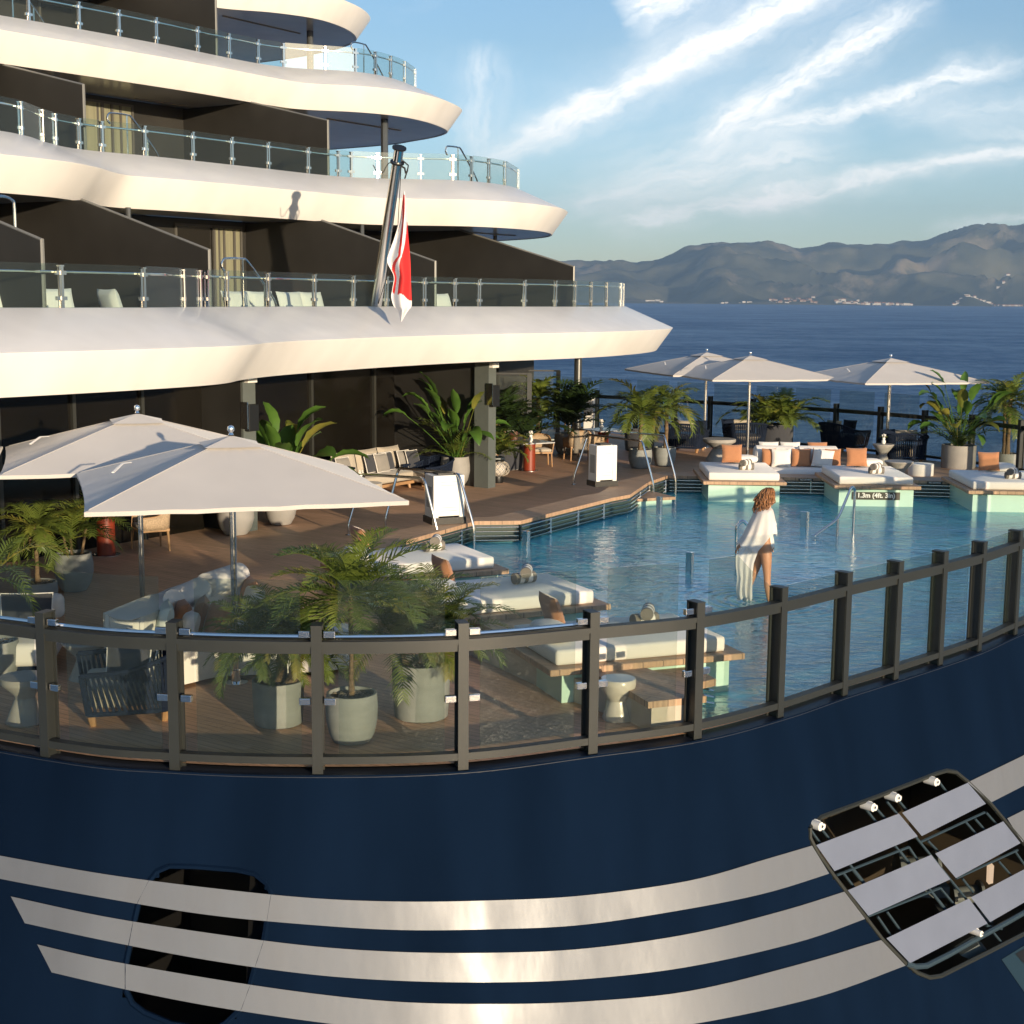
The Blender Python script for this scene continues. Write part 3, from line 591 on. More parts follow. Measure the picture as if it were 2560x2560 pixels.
# coping along the deck side
cop=thing('pool_coping','raised teak coping running round the deck side of the pool','pool coping')
seg=PE; mm=MB(); 
ci=offs(seg,-.0); c2=offs(seg,-.55)
k0=8   # from behind the first bed on the coping is bare
def band(i,j,ins,w,z0,z1,name,ma):
    a=[PE[k]+0*PE[k] for k in range(i,j+1)]; A1=offs(a,ins); B1=offs(a,-w); q=[tuple(p) for p in A1]+[tuple(p) for p in reversed(B1)]
    m=MB(); m.prism(q,z0,z1); return m.build(name,ma,cop,smooth=0)
band(0,len(PE)-1,.05,.62,CZ-.07,CZ,'coping_top',M['coping']); band(0,len(PE)-1,-.03,.58,-.0,CZ-.07,'coping_wall',mat('coping_wall_stone',(.50,.44,.36),.6,nz=.1))
# notch and low block by the steps
lb=U(1613,1238,.13); m=MB(); m.box((0,0,.10),(.98,.95,.06),T(lb.x,lb.y,0,rz=.42)); o=m.build('low_step_top',M['coping'],cop,smooth=0)
m=MB(); m.box((0,0,-.32),(.86,.85,.78),T(lb.x,lb.y,0,rz=.42)); m.build('low_step_block',M['mint'],cop,smooth=0)
# stainless grille bars on the pool wall
def grille(i,j,lab):
    a=[PE[k] for k in range(i,j+1)]; o=offs(a,.07); g=thing('wall_grille',lab,'pool grille',group='steel grilles on the pool wall')
    mb=MB(); 
    for zz in (-.0,.08,.16,.24): mb.tube([(p.x,p.y,zz) for p in o],.014,6)
    mb.build('grille_bars',M['steel'],g)
    mb=MB(); q=offs(a,.03); mb.grid([[(p.x,p.y,-.04) for p in q],[(p.x,p.y,.275) for p in q]]); mb.build('recess_panel',mat('dark_green_recess',(.035,.06,.055),.4),g,smooth=0)
    mb=MB()
    L_=resample(o,1.1)
    for p in L_[1:-1]: mb.box((p.x,p.y,.12),(.03,.03,.30))
    if mb.v: mb.build('grille_bracket',M['steel'],g,smooth=0)
grille(7,9,'horizontal steel bars on the pool wall behind the leftmost daybed'); grille(9,10,'short steel bars on the pool wall under the white cabinet beside the large parasol'); grille(10,12,'long steel bars on the pool wall below the bare wooden coping'); grille(12,14,'steel bars on the pool wall behind the low step block')
grille(14,17,'steel bars on the pool wall between the three far daybeds')
for k,(x,y) in enumerate([(2013,1198),(2336,1206)]):
    p=U(x,y,CZ-.03); o=thing('warning_plate','small black plate with white lettering on the coping '+('between the far left and middle daybeds','between the far middle and right daybeds')[k],'sign',(p.x,33.05-.11 if k==0 else 32.62-.02,CZ-.035),-.03 if k==0 else -.12)
    m=MB(); m.box((0,0,0),(.34,.02,.055)); m.build('plate',M['sign'],o,smooth=0)
    lettering('NO DIVING',.05,o,(0,-.012,0),.002)

# ================================================================ RAILING ROUND THE STERN
def posts_at(line,pxs,z):
    D=resample(line,.03); pr=[PJ((p.x,p.y,z))[0] for p in D]; out=[]
    for x in pxs:
        k=min(range(len(D)),key=lambda q:abs(pr[q]-x)); out.append((D[k],(D[min(k+4,len(D)-1)]-D[max(k-4,0)]).normalized()))
    return out
PH=1.38
def rail_post(P,t,par,high=True):
    a=math.atan2(t.y,t.x); o=thing('post','',None); o.parent=par; o.location=(P.x,P.y,0); o.rotation_euler=(0,0,a)
    m=MB(); m.box((0,-.075,PH/2-.02),(.10,.022,PH+.04)); m.box((0,.075,PH/2-.02),(.10,.022,PH+.04)); m.box((0,0,PH/2-.025),(.04,.128,PH+.03)); m.box((0,0,PH+.006),(.104,.176,.012)); m.build('post_profile',M['railgrey'],o,smooth=0)
    if high:
        for s in(-1,1):
            for zz in (1.30,.66):
                m=MB(); m.box((s*.115,-.03,zz),(.11,.05,.065)); m.build('clamp',M['steel'],o,smooth=0,bevel=.006)
    return o
def rails_between(pts,par,hand=True,glass=1.8,z0=.10,low=False,sagto=None):
    for k in range(len(pts)-1):
        (a,ta),(b,tb)=pts[k],pts[k+1]; sub=[]
        i=near_i(a,RLf); j=near_i(b,RLf); seg=RLf[min(i,j):max(i,j)+1]
        seg=resample(seg,.2) if len(seg)>3 else seg
        u=offs(seg,.03); v_=offs(seg,-.07)
        def sweep(c,w,h,zc,name,ma,trim=.07):
            cc=[p for p in offs(seg,c)]; q=offs(cc,w/2); r_=offs(cc,-w/2)
            rows=[[(p.x,p.y,zc-h/2) for p in q],[(p.x,p.y,zc+h/2) for p in q],[(p.x,p.y,zc+h/2) for p in r_],[(p.x,p.y,zc-h/2) for p in r_],[(p.x,p.y,zc-h/2) for p in q]]
            m=MB(); m.grid([[r2[x] for r2 in rows] for x in range(len(seg))]); m.build(name,ma,par,smooth=30)
        sweep(.03,.11,.05,1.215,'top_rail',M['railgrey']); sweep(.045,.05,.075,1.16,'top_rail_lip',M['railgrey'])
        sweep(.03,.10,.07,z0,'bottom_rail',M['railgrey'])
        if hand[k] if isinstance(hand,list) else hand:
            m=MB(); m.tube([(p.x,p.y,1.265) for p in offs(seg,-.02)],.022,8); m.build('handrail',M['chrome'],par)
        gz=glass[k] if isinstance(glass,list) else glass
        g=offs(seg,-.035); g=g[1:-1] if len(g)>4 else g
        n=len(g)
        if gz=='slope':
            top=[1.8 if q/(n-1)<.42 else 1.8-.42*((q/(n-1)-.42)/.58)**.8 for q in range(n)]
        else: top=[gz]*n
        m=MB(); m.grid([[(p.x,p.y,z0+.03) for p in g],[(p.x,p.y,top[q]) for q,p in enumerate(g)]]); go=offs(g,.014); m.grid([[(p.x,p.y,top[q]) for q,p in enumerate(go)],[(p.x,p.y,z0+.03) for p in go]]); 
        m.add([(g[0].x,g[0].y,z0+.03),(g[0].x,g[0].y,top[0]),(go[0].x,go[0].y,top[0]),(go[0].x,go[0].y,z0+.03),(g[-1].x,g[-1].y,z0+.03),(g[-1].x,g[-1].y,top[-1]),(go[-1].x,go[-1].y,top[-1]),(go[-1].x,go[-1].y,z0+.03)],[(0,1,2,3),(7,6,5,4)])
        m.grid([[(p.x,p.y,top[q]) for q,p in enumerate(g)],[(p.x,p.y,top[q]) for q,p in enumerate(go)]])
        m.build('glass_panel',M['railglass'],par,smooth=0)
RLf=resample(RL,.05)
near_px=[-210,125,447,797,1152,1470,1733,1938,2096,2226,2338,2435,2524,2610,2690]
npst=posts_at(RL[:int(len(RL)*.62)],near_px,0)
_a=near_i(npst[-1][0],RLf); _b=near_i(posts_at(RL[int(len(RL)*.62):],[2690],1.38)[0][0],RLf); _n=max(1,round(abs(_b-_a)*.05/1.45))
for _k in range(1,_n):
    _i=int(_a+(_b-_a)*_k/_n); npst.append((RLf[_i],(RLf[_i+3]-RLf[_i-3]).normalized()))
nr=thing('stern_railing','olive grey post and glass railing on the near deck edge above the navy hull','railing')
for k,(p,t_) in enumerate(npst): rail_post(p,t_,nr,k<7)
rails_between(npst,nr,hand=[True]*5+[False]*60,glass=[1.8]*6+['slope']+[PH]*60)
far_px=[1392,1492,1590,1688,1776,1883,1979,2092,2202,2314,2432,2555,2690]
half=RL[int(len(RL)*.62):]
fpst=posts_at(half,far_px,PH)
fr_=thing('far_railing','dark post and glass railing along the far side of the pool deck against the sea','railing')
for p,t_ in fpst: rail_post(p,-t_,fr_,False)
rails_between(fpst,fr_,hand=False,glass=1.8)
# ================================================================ BALCONY DECKS
# ship plan coordinates (a towards the stern, b across)
LB=[ # bottom edge of each curved white band in plan
 [(-34,8.2),(-22,8.4),(-17.6,8.9),(-16.3,10.2),(-16.1,12),(-16.0,13.5),(-16.03,15.2),(-16.25,16.1),(-16.75,17.0),(-17.2,18.3),(-17.5,20),(-17.75,22),(-17.8,24.4),(-17.5,26.6),(-17.3,28.6),(-17.5,31),(-18.2,33.6),(-19.5,35.8),(-21.5,37.4),(-24,38.3),(-28,38.8),(-38,39)],
 [(-38,8.4),(-28,8.8),(-23.5,10),(-21.6,12.2),(-21.35,14.5),(-21.35,16.6),(-21.75,17.8),(-22.4,18.8),(-22.75,19.7),(-22.55,21.3),(-22.5,24),(-22.45,26.7),(-21.75,27.7),(-20.7,28.7),(-20.35,30.2),(-20.7,32.2),(-22.2,34.6),(-24.5,36.2),(-28,37.2),(-40,37.5)],
 [(-42,9.5),(-31,10.2),(-27.3,12.5),(-26.4,16),(-26.3,19.8),(-26.15,21.6),(-26.0,24.7),(-26.05,27.2),(-25.9,28.5),(-25.0,29.7),(-24.6,31),(-24.9,32.9),(-25.9,34.8),(-28,36),(-31,36.7),(-42,37)],
 [(-46,12),(-35,12.5),(-31,15),(-30.2,19),(-30.1,24),(-30.1,28),(-29.7,29.6),(-28.9,30.8),(-28.5,32.3),(-29.0,34.2),(-30.2,35.7),(-32.5,36.6),(-36,37),(-46,37)]]
Z0=3.05; DZ=3.05
def lvl(n): return Z0+DZ*n
names=['lowest','second','third','topmost']
TOP={}; TIER={}
for n in range(4):
    base=crom([Vector(W2(*p)) for p in LB[n]],8); base=resample(base,.15); zb=lvl(n)
    t_=thing('balcony_deck',names[n]+' curved white balcony band '+('directly above the pool terrace','carrying the shadow of the flagpole','above two raking dark partition screens','cut by the top picture edge')[n],'ship deck'); TIER[n]=t_
    prof=[(-.06,0,.0),(.0,.0,0),(.415,.585,.0),(.42,.60,0),(.405,.607,0),(-.85,1.15,0),(-.98,1.16,0),(-1.0,.45,0)]
    rows=[]
    for o_,z,_ in prof:
        q=offs(base,o_); rows.append([(p.x,p.y,zb+z) for p in q])
    m=MB(); m.grid(rows[::-1]); m.build('fascia',M['white'],t_,smooth=24)
    top=offs(base,-.88); TOP[n]=resample(top,.05)
    # soffit and floor
    q=[tuple(p) for p in offs(base,-.05)]; a0=min(LB[n][0][0],LB[n][-1][0])-3; q=[W2(a0,LB[n][0][1])]+q+[W2(a0,LB[n][-1][1])]
    m=MB(); m.sheet(q,zb+.012); m.build('soffit',M['soffit'],t_,smooth=0)
    q=[tuple(p) for p in offs(base,-.99)]; q=[W2(a0,LB[n][0][1])]+q+[W2(a0,LB[n][-1][1])]
    m=MB(); m.sheet(q,zb+.50); m.build('floor',M['coping'],t_,smooth=0)
    # thin light strips on the soffit
    for k,bb in enumerate((14.5,20.5,26.5,32.)):
        aa=min(base,key=lambda p:abs(p.dot(BX)-bb)).dot(AX) if n else -18
        m=MB(); p=Vector(W2(aa-2.0,bb)); m.box((0,0,0),(.05,3.2,.02),T(p.x,p.y,zb-.0,rz=AANG)); 
        if bb<LB[n][-1][1]-3: m.build('soffit_strip',M['cushb'],t_,smooth=0)
# cabins behind the balconies: back wall, windows, partitions
def aedge(n,b,off=-.88):
    L_=TOP[n]; c=[p for p in L_ if abs(p.dot(BX)-b)<.2]
    return max(p.dot(AX) for p in c) if c else -20
def wallseg(t,n,a,b0,b1,name='cabin_wall',ma=None,z0=None,z1=None,th=.1):
    zf=lvl(n)+.5 if z0 is None else z0; zt=lvl(n+1)+.0 if z1 is None else z1
    p=Vector(W2(a-th/2,(b0+b1)/2)); m=MB(); m.box((0,0,0),(th,b1-b0,zt-zf),T(p.x,p.y,(zf+zt)/2,rz=AANG)); return m.build(name,ma or M['darkwall'],t,smooth=0)
def partition(t,n,b,slant,ain,lab=None,ztop=None,zlow=1.53,full=None):
    # screen running fore and aft with a raking top edge; ao=outboard end near the rail
    ao=aedge(n,b)-.25; zf=lvl(n)+.5; zt=lvl(n+1); zl=zf+zlow
    pts=[(ain,zf),(ao,zf),(ao,zl),(ao-slant,zt-.02),(ain,zt-.02)]
    m=MB(); v=[]
    for s in(-.03,.03): v+=[(*W2(a,b+s),z) for a,z in pts]
    m.add(v,[(0,1,2,3,4),(9,8,7,6,5)]+[(i,i+5,(i+1)%5+5,(i+1)%5) for i in range(5)]); o=m.build('partition_screen',M['screen'],t,smooth=0,label=lab)
    m=MB(); v=[(*W2(a,b),z) for a,z in pts[1:4]]; m.tube(v,.035,6); e=m.build('screen_edge',M['screenedge'],o,smooth=30)
    return o
def post(t,n,a,b,r=.06,ma=None,z0=None,name='support_post'):
    x,y=W2(a,b); m=MB(); m.tube([(x,y,lvl(n)+.5 if z0 is None else z0),(x,y,lvl(n+1)+.01)],r,10); return m.build(name,ma or M['steeldark'],t)
def window(t,n,a,b0,b1,ma,zlo=.05,zhi=2.4,name='window'):
    p=Vector(W2(a+.012,(b0+b1)/2)); z=lvl(n)+.5; o=MB()
    o.box((0,0,0),(.02,b1-b0,zhi-zlo),T(p.x,p.y,z+(zlo+zhi)/2,rz=AANG)); w=o.build(name,ma,t,smooth=0)
    m=MB(); Tm=T(p.x,p.y,z+(zlo+zhi)/2,rz=AANG); h=(zhi-zlo)/2; q=(b1-b0)/2
    for c,d in (((.02,-q,0),(.05,.06,h*2)),((.02,q,0),(.05,.06,h*2)),((.02,0,h),(.05,q*2+.06,.06)),((.02,0,-h),(.05,q*2+.06,.06))): m.box(c,d,Tm)
    m.build('window_frame',M['winframe'],w,smooth=0); return w
AW=[-24.4,-28.4,-32.6,-36]
for n in range(3):
    t_=TIER[n]; aw=AW[n]; bmax=[34.,31.5,31.5][n]
    wallseg(t_,n,aw,9.5,bmax)
    # end wall at the starboard side
    p0=Vector(W2(aw-3,bmax)); m=MB(); m.box((0,0,0),(6,.1,DZ-.5),T(p0.x,p0.y,lvl(n)+.5+(DZ-.5)/2,rz=AANG)); m.build('end_wall',M['darkwall'],t_,smooth=0)
    b=10.5; k=0
    while b<bmax-2.5:
        if n and k%2==n%2: b+=3.05; k+=1; continue
        window(t_,n,aw,b,b+1.3,M['darkglass']); 
        if n!=2 : window(t_,n,aw+.02,b+1.45,b+2.0,M['curtain'],name='curtained_door')
        else: window(t_,n,aw,b+1.4,b+2.6,M['darkglass'],name='sliding_door')
        b+=3.05; k+=1
def b_at_px(n,px,z):
    L_=TOP[n]; k=min(range(len(L_)),key=lambda q:abs(PJ((L_[q].x,L_[q].y,z))[0]-px)+(0 if L_[q].dot(BX)<[35,33,33][n] else 1e5)); return L_[k].dot(BX)
for px,sl in ((133,3.2),(544,3.2),(1111,3.2),(1455,3.4)): partition(TIER[0],0,b_at_px(0,px,5.2),sl,AW[0],zlow=1.6)
for px,sl in ((228,2.5),(838,2.5)): partition(TIER[1],1,b_at_px(1,px,8.3),sl,AW[1],zlow=1.95)
for px,sl in ((557,2.9),): partition(TIER[2],2,b_at_px(2,px,11.3),sl,AW[2],zlow=2.15)
def b_in(n,px,k,z,bmax=33.5):
    best=None; b=9.
    while b<bmax:
        x,y=W2(aedge(n,b)-k,b); d=abs(PJ((x,y,z))[0]-px)
        if best is None or d<best[0]: best=(d,b)
        b+=.05
    return best[1]
for px,k in ((324,4.3),(907,4.2),(1143,4.2),(1262,4.2)): b=b_in(0,px,k,5.2); post(TIER[0],0,aedge(0,b)-k,b,.055)
for px in (961,): b=b_in(1,px,4.1,8.2); post(TIER[1],1,aedge(1,b)-4.1,b,.10)
for px in (808,): b=b_in(2,px,4.0,11.2); post(TIER[2],2,aedge(2,b)-4.0,b,.10)
b=b_in(0,222,5.2,5.2); wallseg(TIER[0],0,AW[0]+.5,b-.2,b+.2,'wall_pier',M['column'],th=.2)
# balcony railings
for n_,px,k_ in ((0,590,5.3),(1,242,4.8),(1,320,4.8)):
    b=b_in(n_,px,k_,lvl(n_)+1.8); window(TIER[n_],n_,AW[n_]+.03,b-.32,b+.32,M['curtain'],name='curtained_door')
bpx={0:[-60,156,359,459,499,518,568,671,787,789+94,965,1062,1135,1197,1310,1389,1436,1478,1516,1550,1567],
     1:[-40,54,107,140,200,253,362,483,579,669,770,846,880,943,1053,1129,1180,1222,1261,1298,1307],
     2:[-100,-20,72,198,297,390,495,575,647,709,813,887,939,977,1011,1044,1060]}
gl=['along the lowest balcony deck','along the second balcony deck','along the third balcony deck']
for n in range(3):
    zt=lvl(n)+1.16; r_=thing('balcony_railing','clear glass balcony railing with steel posts '+gl[n],'glass railing',group='glass railings of the ship balconies')
    L_=offs(TOP[n],-.06); D=L_; pr=[]
    bm_=max(range(len(D)),key=lambda q:PJ((D[q].x,D[q].y,zt))[0] if D[q].dot(BX)<38 else -1e9)
    D=D[:bm_+1]; pr=[PJ((p.x,p.y,zt))[0] for p in D]
    ks=sorted(set(min(range(len(D)),key=lambda q:abs(pr[q]-x)) for x in bpx[n]))
    for k in ks:
        p=D[k]; t_=(D[min(k+4,len(D)-1)]-D[max(k-4,0)]).normalized(); a=math.atan2(t_.y,t_.x)
        m=MB(); m.box((0,-.03,.30),(.045,.02,.62)); m.box((0,.03,.30),(.045,.02,.62)); m.box((0,0,.05),(.03,.05,.12)); m.box((0,0,.598),(.07,.09,.02))
        for s in(-1,1):
            for zz in (.50,.14): m.box((s*.05,.0,zz),(.07,.05,.055))
        o=m.build('post',M['steel'],r_,smooth=0); o.location=(p.x,p.y,zt-.01); o.rotation_euler=(0,0,a)
    for i,j in zip(ks,ks[1:]):
        seg=D[i:j+1]
        if len(seg)<8: continue
        g=[seg[1],seg[-2]]
        go=offs(g,.012); m=MB(); m.grid([[(p.x,p.y,zt-.02) for p in g],[(p.x,p.y,zt+.62) for p in g],[(p.x,p.y,zt+.62) for p in go],[(p.x,p.y,zt-.02) for p in go]]); m.build('glass_panel',M['glass'],r_,smooth=40)
    m=MB(); q=offs(D[ks[0]:ks[-1]+1:3],-.05); m.tube([(p.x,p.y,zt+.50) for p in q],.020,6); m.build('handrail',M['chrome'],r_)
# hooked steel handrails on the balconies
def hook(n,px,s,lab,rz=None,drop=1.0):
    b=b_at_px(n,px,lvl(n)+1.5); a=aedge(n,b)-.5; x,y=W2(a,b); o=thing('step_handrail',lab,'handrail',(x,y,lvl(n)+.5),AANG+PI/2 if rz is None else rz,'hooked steel step handrails on the balconies')
    m=MB(); m.tube(crom([Vector(p) for p in [(-.15,0,1.28),(-.22,0,1.36),(-.18,0,1.47),(-.05,0,1.5),(.3,0,1.5),(.45,0,1.44),(.95,0,.95),(1.15,0,.70),(1.17,0,.5)]],4),.02,8); m.build('rail_tube',M['steel'],o)
    for xx,zz in ((.3,1.5),(.85,1.05)): m=MB(); m.tube([(xx,0,0),(xx,0,zz)],.017,6); m.build('rail_leg',M['steel'],o)
    return o
hook(0,625,1,'hooked steel handrail on the lowest balcony behind the glass, left of the flag'); hook(1,330,1,'hooked steel handrail on the second balcony near the yellowish curtain'); hook(1,1165,1,'hooked steel handrail on the second balcony right of the flagpole head'); hook(2,40,1,'hooked steel handrail on the third balcony at the left picture edge'); hook(2,925,1,'hooked steel handrail at the right end of the third balcony')
x,y=W2(aedge(0,b_at_px(0,140,5))-.9,b_at_px(0,140,5)); o=thing('shower_column','tall steel outdoor shower pipe with a hooked top on the lowest balcony','shower',(x,y,lvl(0)+.5),AANG+PI/2)
m=MB(); m.tube(crom([Vector(p) for p in [(0,0,0),(0,0,1.2),(0,0,2.05),(-.04,0,2.18),(-.2,0,2.22),(-.36,0,2.18),(-.4,0,2.05)]],4),.022,8); m.build('shower_pipe',M['steel'],o); m=MB(); m.tube([(-.4,0,2.07),(-.4,0,2.02)],.06,12); m.build('shower_head',M['steel'],o)

# ================================================================ FACADE OF THE POOL TERRACE
fc_=thing('terrace_facade','dark glazed wall of the terrace under the lowest balcony deck','facade')
FA=-20.0
def fwall(b0,b1,a=FA,name='glazing',ma=None,z0=0,z1=3.06,th=.1): return wallseg(fc_,0,a,b0,b1,name,ma,z0,z1,th)
fwall(5,19.4,FA-.3,'back_wall',M['darkwall']); fwall(19.2,27.5,-22.0,'back_wall',M['darkwall']); fwall(27.3,37,-24.2,'back_wall',M['darkwall'])
for bb_ in (19.4,27.45):
    p=Vector(W2(-21.6,bb_)); m=MB(); m.box((0,0,0),(4.9,.12,3.05),T(p.x,p.y,1.525,rz=AANG)); m.build('return_wall',M['darkwall'],fc_,smooth=0)
pan=mat('bronze_glass',(.008,.007,.0055),.15,nz=.3,nscale=.8,spec=.3)
b=8.6; k=0
while b<18.2: fwall(b,b+1.45,FA,'glass_pane',pan); b+=1.52
b=19.8
while b<26.8: fwall(b,min(27.2,b+2.15),-21.8,'glass_pane',pan); b+=2.2
mul=mat('mullion_metal',(.03,.031,.028),.4)
for bb in [8.57+1.52*i for i in range(7)]+[22.0,24.2,26.4,28.1,30.3,32.5,34.7]: p=Vector(W2(FA+.02 if bb<19 else -21.78 if bb<27 else -23.95,bb)); m=MB(); m.box((0,0,0),(.09,.07,3.05),T(p.x,p.y,1.525,rz=AANG)); m.build('mullion',mul,fc_,smooth=0)
for k,(b0,b1) in enumerate([(19.35,19.68),(27.3,27.6)]):
    o=fwall(b0,b1,-19.1,'column',M['column'],th=.4)
    p=Vector(W2(-19.06,(b0+b1)/2)); 
    m=MB(); m.box((0,0,0),(.16,.26,.5),T(p.x,p.y,2.15,rz=AANG)); l=m.build('wall_speaker',M['black'],o,smooth=0,bevel=.01); m=MB(); m.box((0,0,0),(.17,.03,.5),T(*(p+Vector(W2(0,-.17))),2.2,rz=AANG)); m.build('speaker_trim',M['steel'],l,smooth=0)
    m=MB(); m.box((0,0,0),(.12,.25,.12),T(p.x,p.y,2.86,rz=AANG)); l=m.build('wall_lamp',M['plasticw'],o,smooth=0,bevel=.01)
for b0 in (28.15,30.35,32.55): fwall(b0,b0+2.1,-24.0,'glass_door',M['darkglass'])
x,y=UY(1443,1060,43.).xy; o=thing('steel_column','round dark steel column holding up the right end of the lowest balcony deck','column',(x,y,0)); m=MB(); m.tube([(0,0,0),(0,0,3.06)],.115,20); m.build('shaft',M['steeldark'],o); m=MB(); m.lathe([(.2,0),(.2,.03),(.13,.05)]); m.build('base_collar',M['steeldark'],o)
def screen(pxl,pxr,yt,Y,h,lab,posts=True):
    a=UY(pxl,yt,Y); b=UY(pxr,yt,Y); b=Vector((b.x,b.y)); a=Vector((a.x,a.y)); o=thing('glass_windbreak',lab,'glass screen',(a.x,a.y,0),math.atan2(b.y-a.y,b.x-a.x),'glass windbreaks beside the dining tables'); w=(b-a).length
    m=MB(); m.box((w/2,0,h/2),(w,.015,h-.1)); m.build('glass_panel',M['glass'],o,smooth=0)
    m=MB(); m.box((w,0,h/2),(.13,.13,h)); m.box((w/2,0,h),(w+.1,.07,.05)); m.box((w/2,0,.05),(w,.07,.08)); m.box((0,0,h/2),(.06,.06,h)); m.build('screen_frame',M['steeldark'],o,smooth=0)
    return o
screen(1238,1324,931,40.,2.33,'left tall glass windbreak in a dark frame beside the dark leafy plants'); screen(1315,1396,926,44.,2.22,'right tall glass windbreak in a dark frame in front of the sea')

# ================================================================ FLAGPOLE AND FLAG
pb=UY(935,800,29.6); ptp=UY(998,372,27.9)
fp=thing('flagpole','leaning polished steel flagpole standing on the lowest white balcony band','flagpole',pb)
dv=ptp-pb; m=MB(); m.tube([(0,0,0)]+[dv*k for k in (.25,.5,.75,.93)],[.115,.11,.105,.10,.095],24); m.build('pole_tube',mat('satin_pole_steel',(.80,.76,.70),.24,metal=1),fp)
m=MB(); dn=dv.normalized(); m.tube([-dn*.02,dn*.05],.22,20); m.build('base_flange',M['steel'],fp)
m=MB(); m.tube([dv*.93,dv*1.0],[.09,.09],20); m.build('pole_head',M['chrome'],fp)
m=MB(); m.tube([dv*.922,dv*.930],[.135,.135],20); m.tube([dv*1.0,dv*1.008],[.135,.135],20); m.build('head_disc',M['black'],fp)
m=MB(); s=Vector((-1,0,.0)); c0=dv*.91
m.tube(crom([c0,c0+Vector((-.12,0,.05)),c0+Vector((-.2,0,-.02)),c0+Vector((-.26,0,-.13)),c0+Vector((-.36,0,-.15)),c0+Vector((-.42,0,-.05)),c0+Vector((-.45,0,0))],4),.009,6); m.tube([c0+Vector((.1,0,.1)),c0+Vector((.22,0,0)),c0+Vector((.2,0,-.1)),c0+Vector((.15,0,-.25))],.014,6); m.tube([c0+Vector((.05,0,0)),c0+Vector((.15,0,-.05)),c0+Vector((.17,0,-.15))],.018,6); m.build('halyard_fitting',M['black'],fp)
m=MB(); m.tube([dv*.9+Vector((.1,-.15,0)),dv*.45+Vector((.25,-.18,0)),dv*.1+Vector((.05,-.14,0))],.008,5); m.build('halyard',M['rubber'],fp)
# limp ensign: white hoist edge, red field, white foot (upper left of the hanging folds is white with red)
fl=thing('flag','limp red and white flag hanging in folds from the leaning pole','flag',UY(1008,480,27.9))
# outline of the hanging cloth read per height (left,right) in px
prof=[(478,1008,1011),(500,1005,1014),(530,1001,1017),(560,996,1018),(600,984,1021),(630,973,1024),(655,968,1026),(690,984,1027),(720,981,1028),(742,978,1029),(765,984,1029),(775,994,1022),(790,999,1012),(804,1002,1005)]
rows=[];Yf=27.9;NX=70;zz=[]
P_=[Vector(p) for p in prof]; P_=crom(P_,8)
base=fl.location
for q in P_:
    row=[]
    for i in range(NX+1):
        u=i/NX; px=q.y+(q.z-q.y)*u; p=UY(px,q.x,Yf-.10*math.sin(u*2.2*PI+q.x*.006)*min(1,(q.z-q.y)/22)); row.append(tuple(p-base))
    rows.append(row); zz.append(q.x)
me_=[]
def flagpart(name,ma,f):
    m=MB(); n=NX+1; m.v=[p for r in rows for p in r]
    for j in range(len(rows)-1):
        for i in range(NX):
            if f(i/NX,(zz[j]+zz[j+1])/2): m.f.append((j*n+i,j*n+i+1,(j+1)*n+i+1,(j+1)*n+i))
    o=m.build(name,ma,fl,smooth=60); md=o.modifiers.new('thickness','SOLIDIFY'); md.thickness=.006; return o
def col(u,y):
    # 0 red, 1 white, by fold
    lerp=lambda a,b,t:a+(b-a)*max(0,min(1,t))
    foot=728+(u*22)+4*math.sin(u*9)
    if y>foot or y<486: return 1
    if y<556: t=(y-486)/70; return 0 if lerp(.25,.42,t)<u<lerp(.75,.60,t) else 1
    if y<640:
        t=(y-556)/84; a=lerp(.42,.46,t); b=lerp(.60,.56,t); c_=lerp(.93,.62,t)
        return 0 if a<u<b or u>c_ else 1
    t=(y-640)/90; a=lerp(.0,.12,t*3); b=lerp(.56,.16,t*2.2); c_=lerp(.62,.30,t*1.5)
    return 0 if (lerp(.46,.02,t*2.5)<u<b) or u>c_ else 1
flagpart('red_cloth',M['red'],lambda u,y:col(u,y)==0); flagpart('white_cloth',M['flagw'],lambda u,y:col(u,y)==1)
